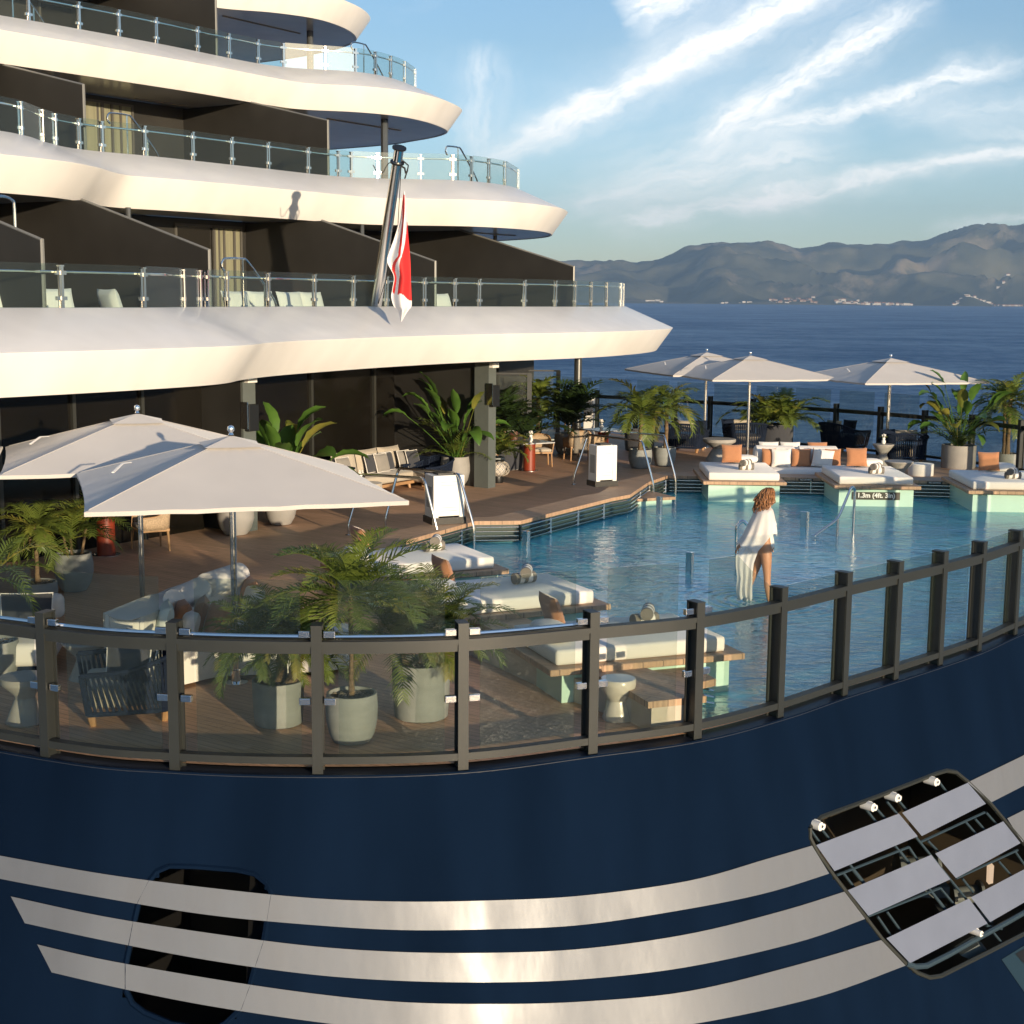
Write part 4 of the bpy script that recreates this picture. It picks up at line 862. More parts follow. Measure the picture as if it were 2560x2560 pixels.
# ================================================================ PARASOLS
def parasol(x,y,s,rz,label,apex=2.84,edge=2.30,grp='square parasols',pull=False,seed=1):
    o=thing('parasol',label,'parasol',(x,y,0),rz,grp); h=s/2
    rnd=random.Random(seed)
    # canopy: four panels sagging slightly between the ribs
    m=MB(); n=12
    for k in range(4):
        a=k*PI/2; R_=Matrix.Rotation(a,4,'Z')
        for i in range(n):
            pass
        rows=[]
        for i in range(n+1):
            t=.10+.90*i/n; row=[]
            for j in range(n+1):
                u=2*j/n-1; d=h*t; z=apex-.02-(apex-edge)*(t**1.04); sag=(1-u*u)*.035*math.sin(PI*t*.8)
                yy=-d*(1-.02*(1-u*u)*t); z2=z-sag*.55+.006*math.sin(u*14+k*2+t*9)*(1-u*u)
                row.append((u*d,yy,z2))
            rows.append(row)
        m.grid(rows,M=R_)
        e=rows[-1]; m.grid([e,[(p[0],p[1]+.003,p[2]-.045) for p in e]],M=R_)
    for k in (1,3,5,7):
        a=k*PI/4; r=h*(1.40 if k%2 else .985); c_,s_=math.cos(a),math.sin(a); ez=edge+(0 if k%2 else -.012)
        P_=[]
        for i in range(7): t=.12+.86*i/6; P_.append((c_*r*t,s_*r*t,apex-.012-(apex-edge)*t**1.04-(0 if k%2 else .55*.035*math.sin(PI*t*.8))))
        m.tube(P_,.004,4,cap=False)
    m.build('canopy',M['fabric_umb'],o,smooth=22,weld=True)
    m=MB(); q=.20*h
    for k in range(4):
        R_=Matrix.Rotation(k*PI/2,4,'Z'); rows=[]
        for i in range(5):
            t=.05+.95*i/4; rows.append([((2*j/6-1)*q*t,-q*t*(1-.04*(1-(2*j/6-1)**2)),apex+.012-(.20*(apex-edge))*t*.93-.006*(1-(2*j/6-1)**2)*t) for j in range(7)])
        m.grid(rows,M=R_)
    m.build('vent_cap',M['fabric_umb'],o,smooth=22,weld=True)
    m=MB(); m.tube([(0,0,.05),(0,0,apex-.05)],.036,14); 
    for k in range(4): a=k*PI/2+PI/4; m.tube([(.036*math.cos(a),.036*math.sin(a),.05),(.036*math.cos(a),.036*math.sin(a),apex-.1)],.009,5)
    m.build('pole',M['steel'],o)
    m=MB(); m.lathe([(.14,0),(.14,.02),(.06,.035),(.055,.16),(.04,.17)],n=20); m.build('pole_base',M['chrome'],o)
    m=MB(); m.lathe([(.0,apex+.02),(.03,apex+.02),(.02,apex+.045),(.038,apex+.065),(.043,apex+.085),(.032,apex+.115),(0,apex+.128)],n=16); m.build('finial',M['chrome'],o)
    m=MB(); m.lathe([(.055,edge-.02),(.055,edge+.1),(.04,edge+.1)],n=14); m.build('runner_hub',M['black'],o)
    for k in range(4):
        a=k*PI/2+PI/4; c,s_=math.cos(a),math.sin(a); m=MB(); r=h*1.39; m.tube([(c*.05,s_*.05,apex-.10),(c*r*.5,s_*r*.5,apex-.10-(apex-edge)*.45),(c*r,s_*r,edge-.02)],.011,5); m.tube([(c*.05,s_*.05,edge+.05),(c*r*.52,s_*r*.52,apex-.12-(apex-edge)*.47)],.009,5); m.build('rib',M['steeldark'],o)
    m=MB(); tx=-h*.72; a=edge+(apex-edge)*.36; m.tube([(tx-.12,-.35,a+.02),(tx,0,a+.075),(tx+.10,.3,a+.05)],.018,6,flat=.4); m.build('tie_strap',M['cushw'],o)
    return o
parasol(-3.15,16.05,3.28,R(18),'large parasol nearest the camera, its pole rising behind the potted palms',seed=1)
parasol(-4.95,18.95,3.4,R(18),'parasol half covered by the nearest one, catching its shadow',seed=2)
parasol(-8.2,18.0,3.3,R(18),'parasol mostly cut off at the left picture edge, only a corner showing',seed=3)
p=U(2215,1152); parasol(p.x,p.y,3.75,R(17),'rightmost parasol, standing alone in front of the sea',seed=4)
p=U(1868,1140); parasol(p.x,p.y,3.75,R(14),'middle parasol of the far side, in front of its overlapped neighbour',seed=5)
p=U(1783,1137); parasol(p.x,p.y+2.,3.75,R(17),'far parasol partly hidden behind the middle one',seed=6)

# ================================================================ PLANTS
def frond(mb,base,az,el,L,droop,n=15,wl=.30,wd=.022,curl=1.,rnd=random,up=.35):
    # pinnate palm frond: arched midrib with two rows of leaflets
    pts=[]; p=Vector(base); e=el; N=10
    for i in range(N+1):
        pts.append(p.copy()); d=Vector((math.cos(az)*math.cos(e),math.sin(az)*math.cos(e),math.sin(e))); p=p+d*(L/N); e-=droop/N*(0.5+i/N*1.2)
    mb.tube(pts,[.012*(1-.8*i/N)*min(1.,L) for i in range(N+1)],4,cap=False)
    side=Vector((-math.sin(az),math.cos(az),0))
    for k in range(n):
        t=.16+.84*k/(n-1); f=t*N; i=min(N-1,int(f)); q=pts[i].lerp(pts[i+1],f-i); tan=(pts[i+1]-pts[i]).normalized(); nn=side.cross(tan)
        if nn.z<0: nn=-nn
        l=wl*L*(math.sin(PI*(.12+.80*t))**.6)*rnd.uniform(.8,1.1)
        for s in(-1,1):
            d=(side*s*.85+tan*(.55+.4*t)+nn*(up*rnd.uniform(.5,1.3)-.1)).normalized()
            d2=(d-Vector((0,0,curl*.45*rnd.uniform(.4,1.4)))).normalized(); w=tan*wd*(.7+.5*L)
            a=q-w*.5; b=q+w*.5; c=q+d*l*.5; e_=c+d2*l*.5
            mb.add([a,b,c+w*.55,e_,c-w*.55],[(0,1,2,4),(4,2,3)])
def blade(mb,base,az,el,Ls,L,w,droop,rnd=random,tw=0):
    # broad leaf: stalk plus a creased oval blade
    e=el; p=Vector(base); pts=[p.copy()]; N=5
    for i in range(N):
        d=Vector((math.cos(az)*math.cos(e),math.sin(az)*math.cos(e),math.sin(e))); p=p+d*Ls/N; pts.append(p.copy()); e-=droop*.15/N
    mb.tube(pts,[.014,.013,.011,.010,.009,.008],5,cap=False)
    rows=[]; N=9; side=Vector((-math.sin(az),math.cos(az),0)); side=(side*math.cos(tw)+Vector((0,0,1))*math.sin(tw)).normalized()
    for i in range(N+1):
        t=i/N; ww=w*.5*(math.sin(PI*min(1,(t*.93+.05)))**.75)*(1 if t<.97 else .25); d=Vector((math.cos(az)*math.cos(e),math.sin(az)*math.cos(e),math.sin(e))); nn=side.cross(d); nn=nn if nn.z>0 else -nn
        rp=.012*math.sin(i*2.6)
        rows.append([p+side*(-ww)+nn*(ww*.35+rp),p+side*(-ww*.5)+nn*(ww*.12),p.copy(),p+side*ww*.5+nn*(ww*.12),p+side*ww+nn*(ww*.35-rp)])
        p=p+d*L/N; e-=droop/N
    mb.grid(rows)
def potmesh(o,r,h,ma,shape='round',pebble=True):
    if shape=='round': prof=[(r*.60,0),(r*.72,.02*h),(r*.86,.18*h),(r*.97,.45*h),(r*1.0,.7*h),(r*.97,.93*h),(r*.95,h),(r*.86,h),(r*.86,h*.86)]
    elif shape=='cyl': prof=[(r*.84,0),(r*.92,.03*h),(r*.97,.35*h),(r*1.0,.8*h),(r*1.,h),(r*.89,h),(r*.89,h*.88)]
    elif shape=='egg': prof=[(r*.45,0),(r*.62,.02*h),(r*.85,.2*h),(r*1.0,.5*h),(r*1.0,.7*h),(r*.93,.95*h),(r*.92,h),(r*.82,h),(r*.82,h*.92)]
    else: prof=[(r*.95,0),(r,.04),(r,h),(r*.93,h),(r*.93,h*.9)]
    m=MB(); m.lathe(prof,n=36); m.f=m.f[:-1]; m.build('pot',ma,o,smooth=40)
    m=MB(); zi=h*.9; 
    rn=random.Random(int(r*1000)); rows=[[(rr*math.cos(2*PI*k/20),rr*math.sin(2*PI*k/20),zi+rn.uniform(-.008,.012)) for k in range(20)] for rr in (.001,r*.25,r*.5,r*.7,r*.9)]; m.grid(rows,True)
    if pebble:
        for _ in range(70): a=rn.uniform(0,6.3); q=r*.82*math.sqrt(rn.random()); m.ell((q*math.cos(a),q*math.sin(a),zi+.012),(rn.uniform(.012,.026),rn.uniform(.01,.022),.012),6,4)
    m.build('pebble_top',M['soil'],o,smooth=60)
def palm(loc,r,h,label,shape='round',trunks=((0,0,1.),),L=.8,n=14,ma='leaf',mp='pot',seed=0,el=(.2,1.4),droop=1.5,tr=.035,grp=None,nl=15,wl=.3,dry=0,pebble=True,up=.35,wd=.022):
    rnd=random.Random(seed); o=thing('potted_palm',label,'potted plant',(loc[0],loc[1],0 if len(loc)<3 else loc[2]),0,grp or 'potted palms on the pool deck'); potmesh(o,r,h,M[mp],shape,pebble)
    for k,(tx,ty,th) in enumerate(trunks):
        top=Vector((tx*1.8,ty*1.8,h*.88+th)); 
        if th>.12:
            m=MB(); pts=[Vector((tx,ty,h*.85)).lerp(top,i/10)+Vector((rnd.uniform(-.004,.004),rnd.uniform(-.004,.004),0)) for i in range(11)]
            m.tube(pts,[tr*(1.5-.5*min(1,i/3))*(1.12 if i%2 else .95) for i in range(11)],9); m.build('trunk',M['trunk'],o,smooth=60)
        m=MB(); m2=MB(); off=rnd.uniform(0,6)
        for i in range(n):
            az=off+i*2.399; e=el[0]+(el[1]-el[0])*((i+.5)/n)+rnd.uniform(-.12,.12); l=L*rnd.uniform(.75,1.12)*(1-.15*(e>1.2))
            frond(m2 if rnd.random()<.22 else m,top+Vector((math.cos(az)*.02,math.sin(az)*.02,0)),az+rnd.uniform(-.2,.2),e,l,droop*rnd.uniform(.75,1.25),nl,wl,rnd=rnd,up=up,wd=wd)
        m.build('crown',M[ma],o,smooth=0)
        if m2.v: m2.build('yellow_fronds',M['leafy'] if ma!='leafdk' else M['leafdk'],o,smooth=0)
        if dry:
            m3=MB()
            for i in range(dry): az=rnd.uniform(0,6.3); frond(m3,top-Vector((0,0,.03)),az,-.5,L*.5,1.2,8,.2,rnd=rnd)
            m3.build('dry_fronds',M['dry'],o,smooth=0)
    return o
def gp(x,yb,wpx,z=0):
    # ground position from the pot's front foot and its width in the view
    p=U(x,yb,z); r=wpx/2*p.y/F; q=Vector((p.x,p.y,0)); q+=Vector((p.x,p.y,0)).normalized()*r*.8; return (q.x,q.y),r
def ph(y0,y1,Y): return (y0-y1)*Y/F*1.02
(l,r)=gp(697,1823,134); palm(l,r,.47,'triple-trunked feathery palm in a pale cylindrical pot beside the nearest parasol pole','cyl',[(-.10,-.02,.42),(.02,.06,.50),(.13,-.05,.38)],L=.76,n=27,seed=11,el=(-.15,1.45),droop=1.5,tr=.055,nl=24,wl=.26,wd=.017)
(l,r)=gp(880,1868,138); palm(l,r,.50,'slender single-trunk palm in a rounded pot full of pebbles, nearest pot to the glass railing','round',[(0,0,1.05)],L=.92,n=30,seed=12,el=(-.2,1.4),droop=1.25,tr=.022,nl=26,wl=.32,up=.5,wd=.017)
(l,r)=gp(1053,1808,152); palm(l,r,.60,'bushy many-stemmed palm in the widest pot right of the slender palm','cyl',[(-.14,0,.30),(.12,.04,.34),(0,.1,.45)],L=.88,n=22,seed=13,el=(.0,1.4),droop=1.35,tr=.03,nl=24,wl=.28,wd=.017)
(l,r)=gp(97,1527,100); palm(l,r,.38,'drooping palm on a thin trunk in a low grey pot at the left edge','round',[(0,0,.82)],L=.62,n=20,seed=14,el=(-.75,1.1),droop=1.3,tr=.028,nl=18,wl=.42,dry=9)
(l,r)=gp(187,1484,98); palm(l,r,.58,'low palm in a tall egg-shaped grey pot near the left dining table','egg',[(-.08,0,.35),(.1,.05,.45),(0,-.06,.3)],L=.85,n=12,seed=15,el=(.3,1.35),droop=1.4,tr=.02,ma='leaf',nl=16,wl=.3)
p=UY(-20,1500,16.2); palm((p.x,p.y),.28,.45,'palm whose frond tips reach in from outside the left picture edge','round',[(0,0,.8)],L=.85,n=13,seed=16,el=(-.2,1.2),droop=1.4)
def broad(loc,r,h,label,shape='egg',n=14,H=(.5,1.2),Lb=(.45,.75),w=(.16,.28),seed=0,ma='banana',mp='potg',spread=.9,grp='broad-leaved plants in pots',under=0,z=0):
    rnd=random.Random(seed); o=thing('potted_plant',label,'potted plant',(loc[0],loc[1],z),0,grp); potmesh(o,r,h,M[mp],shape,False); m=MB(); m2=MB()
    for i in range(n):
        az=i*2.399+rnd.uniform(-.3,.3); q=rnd.random(); e=1.45-spread*q*.75; a=rnd.uniform(0,6.3); b=Vector((math.cos(a)*r*.35*rnd.random(),math.sin(a)*r*.35*rnd.random(),h*.88))
        blade(m if rnd.random()<.75 else m2,b,az,e,rnd.uniform(*H),rnd.uniform(*Lb),rnd.uniform(*w),rnd.uniform(.5,1.7)*(.5+q*.8),rnd,rnd.uniform(-.5,.5))
    m.build('broad_leaves',M[ma],o,smooth=50)
    if m2.v: m2.build('older_leaves',M['leafy'] if ma=='banana' else M[ma],o,smooth=50)
    if under:
        m=MB()
        for i in range(under): az=i*2.4; frond(m,(0,0,h*.9),az,rnd.uniform(.5,1.4),rnd.uniform(.5,.9)*max(H),1.2,14,.28,rnd=rnd)
        m.build('undergrowth',M['leaf'],o,smooth=0)
    return o
(l,r)=gp(431,1326,92); broad(l,r,.62,'tall pale egg-shaped pot behind the nearest parasol, leftmost of three by the dark wall',n=7,H=(.5,.9),seed=21)
(l,r)=gp(590,1342,94); palm(l,r,.62,'pale pot with thin reedy stems in front of the grey-green column, middle of three','egg',[(0,0,.2)],L=.8,n=10,seed=22,el=(.8,1.4),mp='potg')
(l,r)=gp(702,1316,84); broad(l,r,.68,'tall egg-shaped pot with glossy banana leaves rising above the nearest parasol',n=24,H=(.75,1.35),Lb=(.6,.95),w=(.26,.40),seed=23,spread=1.35)
(l,r)=gp(1138,1218,76); broad(l,r,.70,'tallest banana-leaved plant in a pale pot beside the dark lounge sofa','egg',n=32,H=(.5,1.6),Lb=(.5,.8),w=(.20,.30),seed=24,spread=.85,under=18)
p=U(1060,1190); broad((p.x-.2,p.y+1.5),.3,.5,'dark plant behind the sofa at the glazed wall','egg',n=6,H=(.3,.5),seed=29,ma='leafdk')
(l,r)=gp(1228,1203,74); palm(l,r,.56,'low bushy palm in a grey pot beside the woven lantern','egg',[(-.1,0,.12),(.1,.05,.12)],L=1.0,n=15,seed=25,el=(.35,1.45),droop=1.5,nl=16,wl=.36,wd=.035)
(l,r)=gp(1600,1173,60); palm(l,r,.50,'left one of two arching palms in grey pots before the far railing','round',[(0,0,1.0)],L=1.35,n=17,seed=26,el=(-.25,1.35),droop=1.7,tr=.05,nl=17,wl=.34,wd=.04)
(l,r)=gp(1661,1167,58); palm(l,r,.50,'right one of two arching palms in grey pots before the far railing','round',[(0.02,0,1.1)],L=1.3,n=17,seed=27,el=(-.2,1.3),droop=1.6,tr=.05,nl=17,wl=.34,wd=.04)
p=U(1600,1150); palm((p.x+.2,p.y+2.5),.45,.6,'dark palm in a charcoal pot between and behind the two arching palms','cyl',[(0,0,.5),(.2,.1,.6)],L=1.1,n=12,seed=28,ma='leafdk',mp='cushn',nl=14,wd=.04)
p=U(1944,1128,.0); palm((p.x,p.y+.6),.55,.75,'full green areca palm in a dark planter behind the white sofa','cyl',[(-.15,0,.05),(.15,0,.05)],L=1.55,n=17,seed=30,el=(.45,1.5),droop=1.6,mp='cushn',nl=18,wl=.3,wd=.045)
p=U(2412,1176); broad((p.x,p.y+.6),.45,.62,'big mixed broad-leaved plant in a grey trough pot at the far right','tub',n=34,H=(.6,1.7),Lb=(.45,.75),w=(.2,.32),seed=31,spread=1.15,under=16)
p=U(2518,1172); palm((p.x+.05,p.y+.2),.33,.4,'palm with a bare slanting trunk at the right picture edge','round',[(.0,0,1.5),(-.06,.05,1.35)],L=1.15,n=16,seed=32,el=(-.4,1.35),droop=1.5,tr=.05,nl=16,wl=.34,wd=.04)
# dark shrubs behind the windbreaks
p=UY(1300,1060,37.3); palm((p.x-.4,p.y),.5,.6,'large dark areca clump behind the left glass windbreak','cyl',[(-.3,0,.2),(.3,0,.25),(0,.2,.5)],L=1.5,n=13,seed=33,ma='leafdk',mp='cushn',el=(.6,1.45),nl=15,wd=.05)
p=UY(1345,1060,41.5); palm((p.x,p.y),.35,.5,'small round-headed tree behind the right glass windbreak','round',[(0,0,1.1)],L=.95,n=22,seed=34,el=(-.2,1.5),tr=.06,nl=12,wl=.4,wd=.06)
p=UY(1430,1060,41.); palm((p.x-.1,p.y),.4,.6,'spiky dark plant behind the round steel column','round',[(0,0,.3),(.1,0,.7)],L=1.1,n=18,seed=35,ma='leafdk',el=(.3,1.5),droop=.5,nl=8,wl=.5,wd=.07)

# ================================================================ DAYBEDS
mattm=M['cushw']
def towel(par_loc,rz,lab,k):
    o=thing('rolled_towel',lab,'towel',par_loc,rz,'rolled striped towels on the daybeds')
    m=MB()
    L=.33; r=.075; rows=[]
    segs=[(-.5,-.30,0),(-.30,-.08,1),(-.08,.10,0),(.10,.32,1),(.32,.5,0)]
    for a,b,c in segs:
        mm=MB(); mm.tube([(L*a,0,r),(L*(a+b)/2,0,r),(L*b,0,r)],[r*1.0,r*1.03,r*1.0],18,cap=(a==-.5 or b==.5)); mm.build('grey_band' if c==0 else 'white_band',M['towelg'] if c==0 else M['cushw'],o)
    mm=MB(); sp=[(L*.505,math.cos(t)*r*(.15+.8*t/14),r+math.sin(t)*r*(.15+.8*t/14)) for t in [i*.35 for i in range(40)]]; mm.tube(sp,.006,4); mm.build('roll_spiral',M['towelg'],o)
    return o
def daybed(fr,ax,L,w,label,k,where,pier=1.2,far=False):
    # fr: front right top corner (pool side); ax: direction from head to foot
    ax=Vector(ax).normalized(); sd=Vector((-ax.y,ax.x)) if not far else Vector((-ax.y,ax.x))
    a=math.atan2(ax.y,ax.x); fr=Vector(fr)
    c=fr-ax*L/2+sd*w/2
    o=thing('daybed',label,'daybed',(c.x,c.y,0),a,'white daybeds at the pool edge')
    m=MB(); m.box((.03,0,CZ+.030),(L+.30,w+.26,.075)); m.build('teak_platform',M['coping'],o,smooth=0,bevel=.008,seg=1)
    m=MB(); m.box((.06,0,-.4625),(L-.02,w-.0,1.555)); o2=m.build('tiled_pier',M['mint'],o,smooth=0); 
    m=MB(); m.box((0,0,CZ+.157),(L,w,.178)); mt=m.build('mattress',mattm,o,smooth=50,bevel=.042,seg=3)
    m=MB(); 
    for zz in (CZ+.085,CZ+.230): m.tube([(-L/2+.02,-w/2+.02,zz),(L/2-.02,-w/2+.02,zz),(L/2-.02,w/2-.02,zz),(-L/2+.02,w/2-.02,zz),(-L/2+.02,-w/2+.02,zz)],.008,5)
    m.build('piping',mattm,mt)
    Mw=T(c.x,c.y,0,rz=a)
    def W_(x,y,z): v=Mw@Vector((x,y,z)); return v
    zt=CZ+.25
    rz=a
    for j,(x,y,ma,sz,tilt,nm) in enumerate([(-L/2+.16,-.12 if not far else .22,'cushw',(.62,.34,.2),1.25,'white'),(-L/2+.30,(.18 if not far else -.06),'cusht',(.48,.44,.15),.32,'terracotta')]):
        v=W_(x,y,zt+(sz[1]/2*math.cos(tilt)+sz[2]*.4*math.sin(tilt)) if nm!='white' else zt+.09); q=thing('cushion','%s cushion at the head of the %s'%(nm,where),'cushion',v,rz,'loose cushions on the daybeds')
        m=MB(); 
        if nm=='white': m.ell((0,0,0),(.19,.36,.10),16,10,p=.75)
        else: m.cushion(sz[0],sz[1],sz[2],T(rz=PI/2 if not far else PI/2,rx=-tilt if not far else -tilt))
        m.build('cover',M[ma],q,smooth=80)
    tx=L/2-.62 if not far else L/2-.55; ty=.10
    v=W_(tx-.03,ty+.02,zt); towel(v,rz+(.15 if not far else -PI/2+.1),'striped towel roll lying lengthwise, under its crossed partner, on the %s'%where,0) 
    v=W_(tx+.0,ty+.0,zt+.09); towel(v,rz+(1.05 if not far else -PI/2+.95),'striped towel roll leaning across the other one on the %s'%where,1)
    return o
daybed((-.25,21.07),(.90,.44),2.1,1.35,'white daybed half hidden by palm fronds, farthest of the three near ones',0,'farthest near-side daybed')
daybed((1.10,18.64),(.90,.44),2.1,1.35,'white daybed seen through the clear glass, middle of the three near ones',1,'middle near-side daybed')
daybed((2.46,16.07),(.935,.355),2.1,1.35,'white daybed nearest the railing, above the ceramic stool',2,'daybed nearest the railing')
daybed((4.37,31.85),(-.03,-1),2.15,1.58,'far white daybed on the left, behind the woman',3,'far left daybed',far=True)
daybed((7.16,31.32),(-.03,-1),2.15,1.62,'far white daybed in the middle, above the depth sign',4,'far middle daybed',far=True)
daybed((9.88,30.65),(-.06,-1),2.2,1.75,'far white daybed cut by the right picture edge',5,'far right daybed',far=True)
# lower step plank and white wall beside the nearest bed
st=thing('pool_step_bench','teak step plank on a cream wall between the stool and the nearest daybed','step')
m=MB(); q=[tuple(U(*p,.28).xy) for p in [(1676,1722),(1790,1697),(1700,1650),(1548,1669)]]; m.prism(q,.20,.28); m.build('plank',M['coping'],st,smooth=0)
m=MB(); q=[(1.45,15.35),(1.86,14.62),(1.7,14.4),(1.2,14.7),(.55,15.6),(-.1,16.75),(-1.2,18.6),(-.8,18.8),(.3,17.1),(1.0,16.0)]; m.prism(q,.002,.272); m.build('cream_wall',mat('cream_stone',(.52,.47,.40),.7,nz=.12,nscale=3),st,smooth=0)
for k in range(3): p=U(1785,1727+k*16,.12-.08*k); m=MB(); m.tube([(p.x-.55,p.y-.02,p.z+.04),(p.x-.2,p.y+.02,p.z+.03),(p.x,p.y,p.z)],.016,8); m.build('inlet_bar',M['chrome'],st)
# depth sign on the middle pier
v=Vector((8.12,31.15,.02)); sg=thing('depth_sign','black depth plate with white lettering on the pier of the far middle daybed','sign',(0,0,0))
a=math.atan2(-1,-.03)+PI/2; ax=Vector((-.03,-1)).normalized(); sdv=Vector((-ax.y,ax.x)); fr=Vector((7.16,31.32)); cc=fr-ax*2.15/2+sdv*.81; front=cc+ax*(2.15/2+.05+.012)
pw=UY(2190,1240,front.y); sg.location=(pw.x,front.y,pw.z); sg.rotation_euler=(0,0,a)
m=MB(); m.box((0,0,0),(1.04,.02,.17)); m.build('plate',M['sign'],sg,smooth=0)
lettering('1.3m (4ft. 3in)',.145,sg,(0,-.014,.01),.003,.004)

# ================================================================ POOL FITTINGS
def hoop(pts,lab,grp='tall steel pool handrails',r=.026):
    o=thing('pool_handrail',lab,'handrail',pts[0],0,grp); b=Vector(pts[0]); P=[]
    V=[Vector(p)-b for p in pts]
    # round the corners
    out=[V[0]]
    for i in range(1,len(V)-1):
        a_=(V[i-1]-V[i]); c_=(V[i+1]-V[i]); d=min(.12,a_.length*.4,c_.length*.4); p0=V[i]+a_.normalized()*d; p1=V[i]+c_.normalized()*d
        for k in range(5): t=k/4; out.append(p0*(1-t)**2+V[i]*2*t*(1-t)+p1*t*t)
    out.append(V[-1]); m=MB(); m.tube(out,r,10); m.build('rail_tube',M['steel'],o)
    for p in (V[0],): m=MB(); m.lathe([(.06,0),(.06,.015),(.03,.025)],p,n=14); m.build('floor_flange',M['steel'],o)
    return o
c5s=lambda x,y:(600+x/2.76,900+y/2.76); c6s=lambda x,y:(1200+x/2.76,900+y/2.76)
def hoop_px(cv,foot,knee1,bend1,bend2,knee2,wat,lab,zt=.95):
    # foot on deck, rising leg, level top, falling leg into the water
    p0=U(*cv(*foot),0); p5=U(*cv(*wat),WZ-.02); k1=UY(*cv(*knee1),p0.y); b1=UY(*cv(*bend1),p0.y+.25); k2=UY(*cv(*knee2),p5.y); b2=UY(*cv(*bend2),p5.y+.15)
    return hoop([p0,k1,b1,b2,k2,(p5.x,p5.y,-.6)],lab)
hoop_px(c5s,(748,1210),(748,1140),(850,790),(1270,815),(1370,1215),(1385,1330),'left steel handrail of the pair beside the left white cabinet')
hoop_px(c5s,(1003,1165),(1005,1090),(1095,745),(1510,785),(1615,1160),(1615,1300),'right steel handrail of the pair beside the left white cabinet')
hoop_px(c6s,(645,860),(650,800),(745,515),(1120,560),(1197,860),(1195,980),'left steel handrail of the far pair beside the right white cabinet')
hoop_px(c6s,(870,590),(875,560),(900,492),(1270,520),(1352,825),(1350,940),'right steel handrail of the far pair beside the right white cabinet')
p=U(2105,1300,WZ); q=U(2035,1340,WZ)
c1=lambda x,y:(1800+x/2.542,900+y/2.542)
A_=U(*c1(745,1120),WZ); B_=U(*c1(840,1130),WZ-.2)
y0=A_.y
a0=UY(*c1(600,1117),y0-.2); a1=UY(*c1(750,1010),y0); a2=UY(*c1(835,805),y0+.1); a3=UY(*c1(858,815),y0+.25); a4=Vector((a3.x,a3.y,-.6))
o=hoop([tuple(a0),tuple(a1),tuple(a2),tuple(a3),tuple(a4)],'bent steel handrail standing in the water in front of the depth sign','steel rails standing in the pool'); m=MB(); m.tube([a1-a0,Vector((a1.x,a1.y,-.6))-a0],.026,10); m.build('rail_leg',M['steel'],o)
def bollard(px,py0,py1,lab,w=.17):
    p=U(px,py0,WZ); z=UY(px,py1,p.y).z; o=thing('water_post',lab,'pool post',(p.x,p.y,0),-.35,'short steel posts standing in the pool'); m=MB(); m.box((0,0,(z-.5)/2),(w,.05,z+.5)); m.build('post_plate',M['steel'],o,smooth=0,bevel=.008); m=MB(); m.tube([(w*.3,-.035,-.5),(w*.3,-.035,z)],.02,8); m.build('post_edge',M['chrome'],o)
bollard(1724,1428,1380,'flat steel post in the water near the left edge of the woman',.13)
bollard(2011,1316,1279,'flat steel post in the water right of the woman')
bollard(1315,1362,1327,'flat steel post in the water near the long wall grille',.15)
bollard(1648,1275,1241,'flat steel post in the water beside the low teak-topped block',.13)
a=U(1846,1420,WZ); P=[UY(x,y,a.y) for x,y in [(1842,1440),(1842,1330),(1848,1309),(1858,1303),(1868,1312)]]; o=thing('pool_handrail','small hooked steel rail rising from the water behind the woman','handrail',P[0],0,'steel rails standing in the pool'); m=MB(); m.tube(crom([p-P[0] for p in P],4),.03,10); m.build('rail_tube',M['chrome'],o)

# ================================================================ CABINETS, LANTERN
def cabinet(xl,xr,yb,yt,cvx,lab,w,d):
    p=U((xl+xr)/2,yb,CZ-.04); o=thing('speaker_cabinet',lab,'cabinet',(p.x,p.y+.05,CZ),.42,'white slatted cabinets beside the pool'); h=(yb-yt)*p.y/F*1.0
    m=MB(); m.box((0,0,.06),(w+.1,d+.06,.12)); m.build('plinth',M['black'],o,smooth=0)
    m=MB(); m.box((0,0,.12+h/2),(w-.1,d,h-.04)); m.build('cabinet_body',M['plasticw'],o,smooth=0,bevel=.012)
    for s in(-1,1): m=MB(); m.box((s*(w/2-.03),0,.12+h/2-.02),(.10,d+.03,h+.0)); m.build('end_post',M['plasticw'],o,smooth=0,bevel=.012)
    m=MB(); m.box((0,0,.12+h),(w-.2,d*.7,.03)); m.build('top_grille',M['black'],o,smooth=0)
    m=MB()
    for k in range(19): m.box((-w/2+.03,-.0,.30+k*(h-.4)/19),(.105,d*.62,.014))
    m.build('louvre_slots',M['cushg'],o,smooth=0)
    m=MB()
    for zz in (.12+h-.14,.12+h-.2,.30,.24): m.box((0,-d/2-.002,zz),(w*.55,.006,.006))
    m.build('front_trim',M['cushb'],o,smooth=0)
cabinet(1075,1147,1312,1203,None,'large white slatted cabinet on the coping between the left pair of handrails',.56,.42)
cabinet(1478,1534,1219,1127,None,'smaller white slatted cabinet on the coping between the far pair of handrails',.46,.36)
p=U(1244,1209); o=thing('lantern','woven white lantern on a dark drum base beside the low bushy palm','lantern',(p.x,p.y+.2,0)); m=MB(); m.lathe([(.13,0),(.14,.02),(.13,.16)]); m.build('drum_base',M['black'],o)
m=MB()
for s in(-1,1):
    for k in range(16):
        P=[]
        for i in range(9): t=i/8; a=2*PI*k/16+s*t*1.1; rr=.15+.15*math.sin(PI*t)**.6; P.append((rr*math.cos(a),rr*math.sin(a),.17+.34*t))
        m.tube(P,.009,4)
m.build('woven_shade',M['cushb'],o); m=MB(); m.lathe([(.0,.52),(.15,.50),(.15,.54),(.0,.55)]); m.build('top_cap',M['black'],o); m=MB(); m.lathe([(.08,.17),(.16,.24),(.19,.34),(.16,.45),(.08,.51)]); m.build('inner_diffuser',M['cushw'],o)

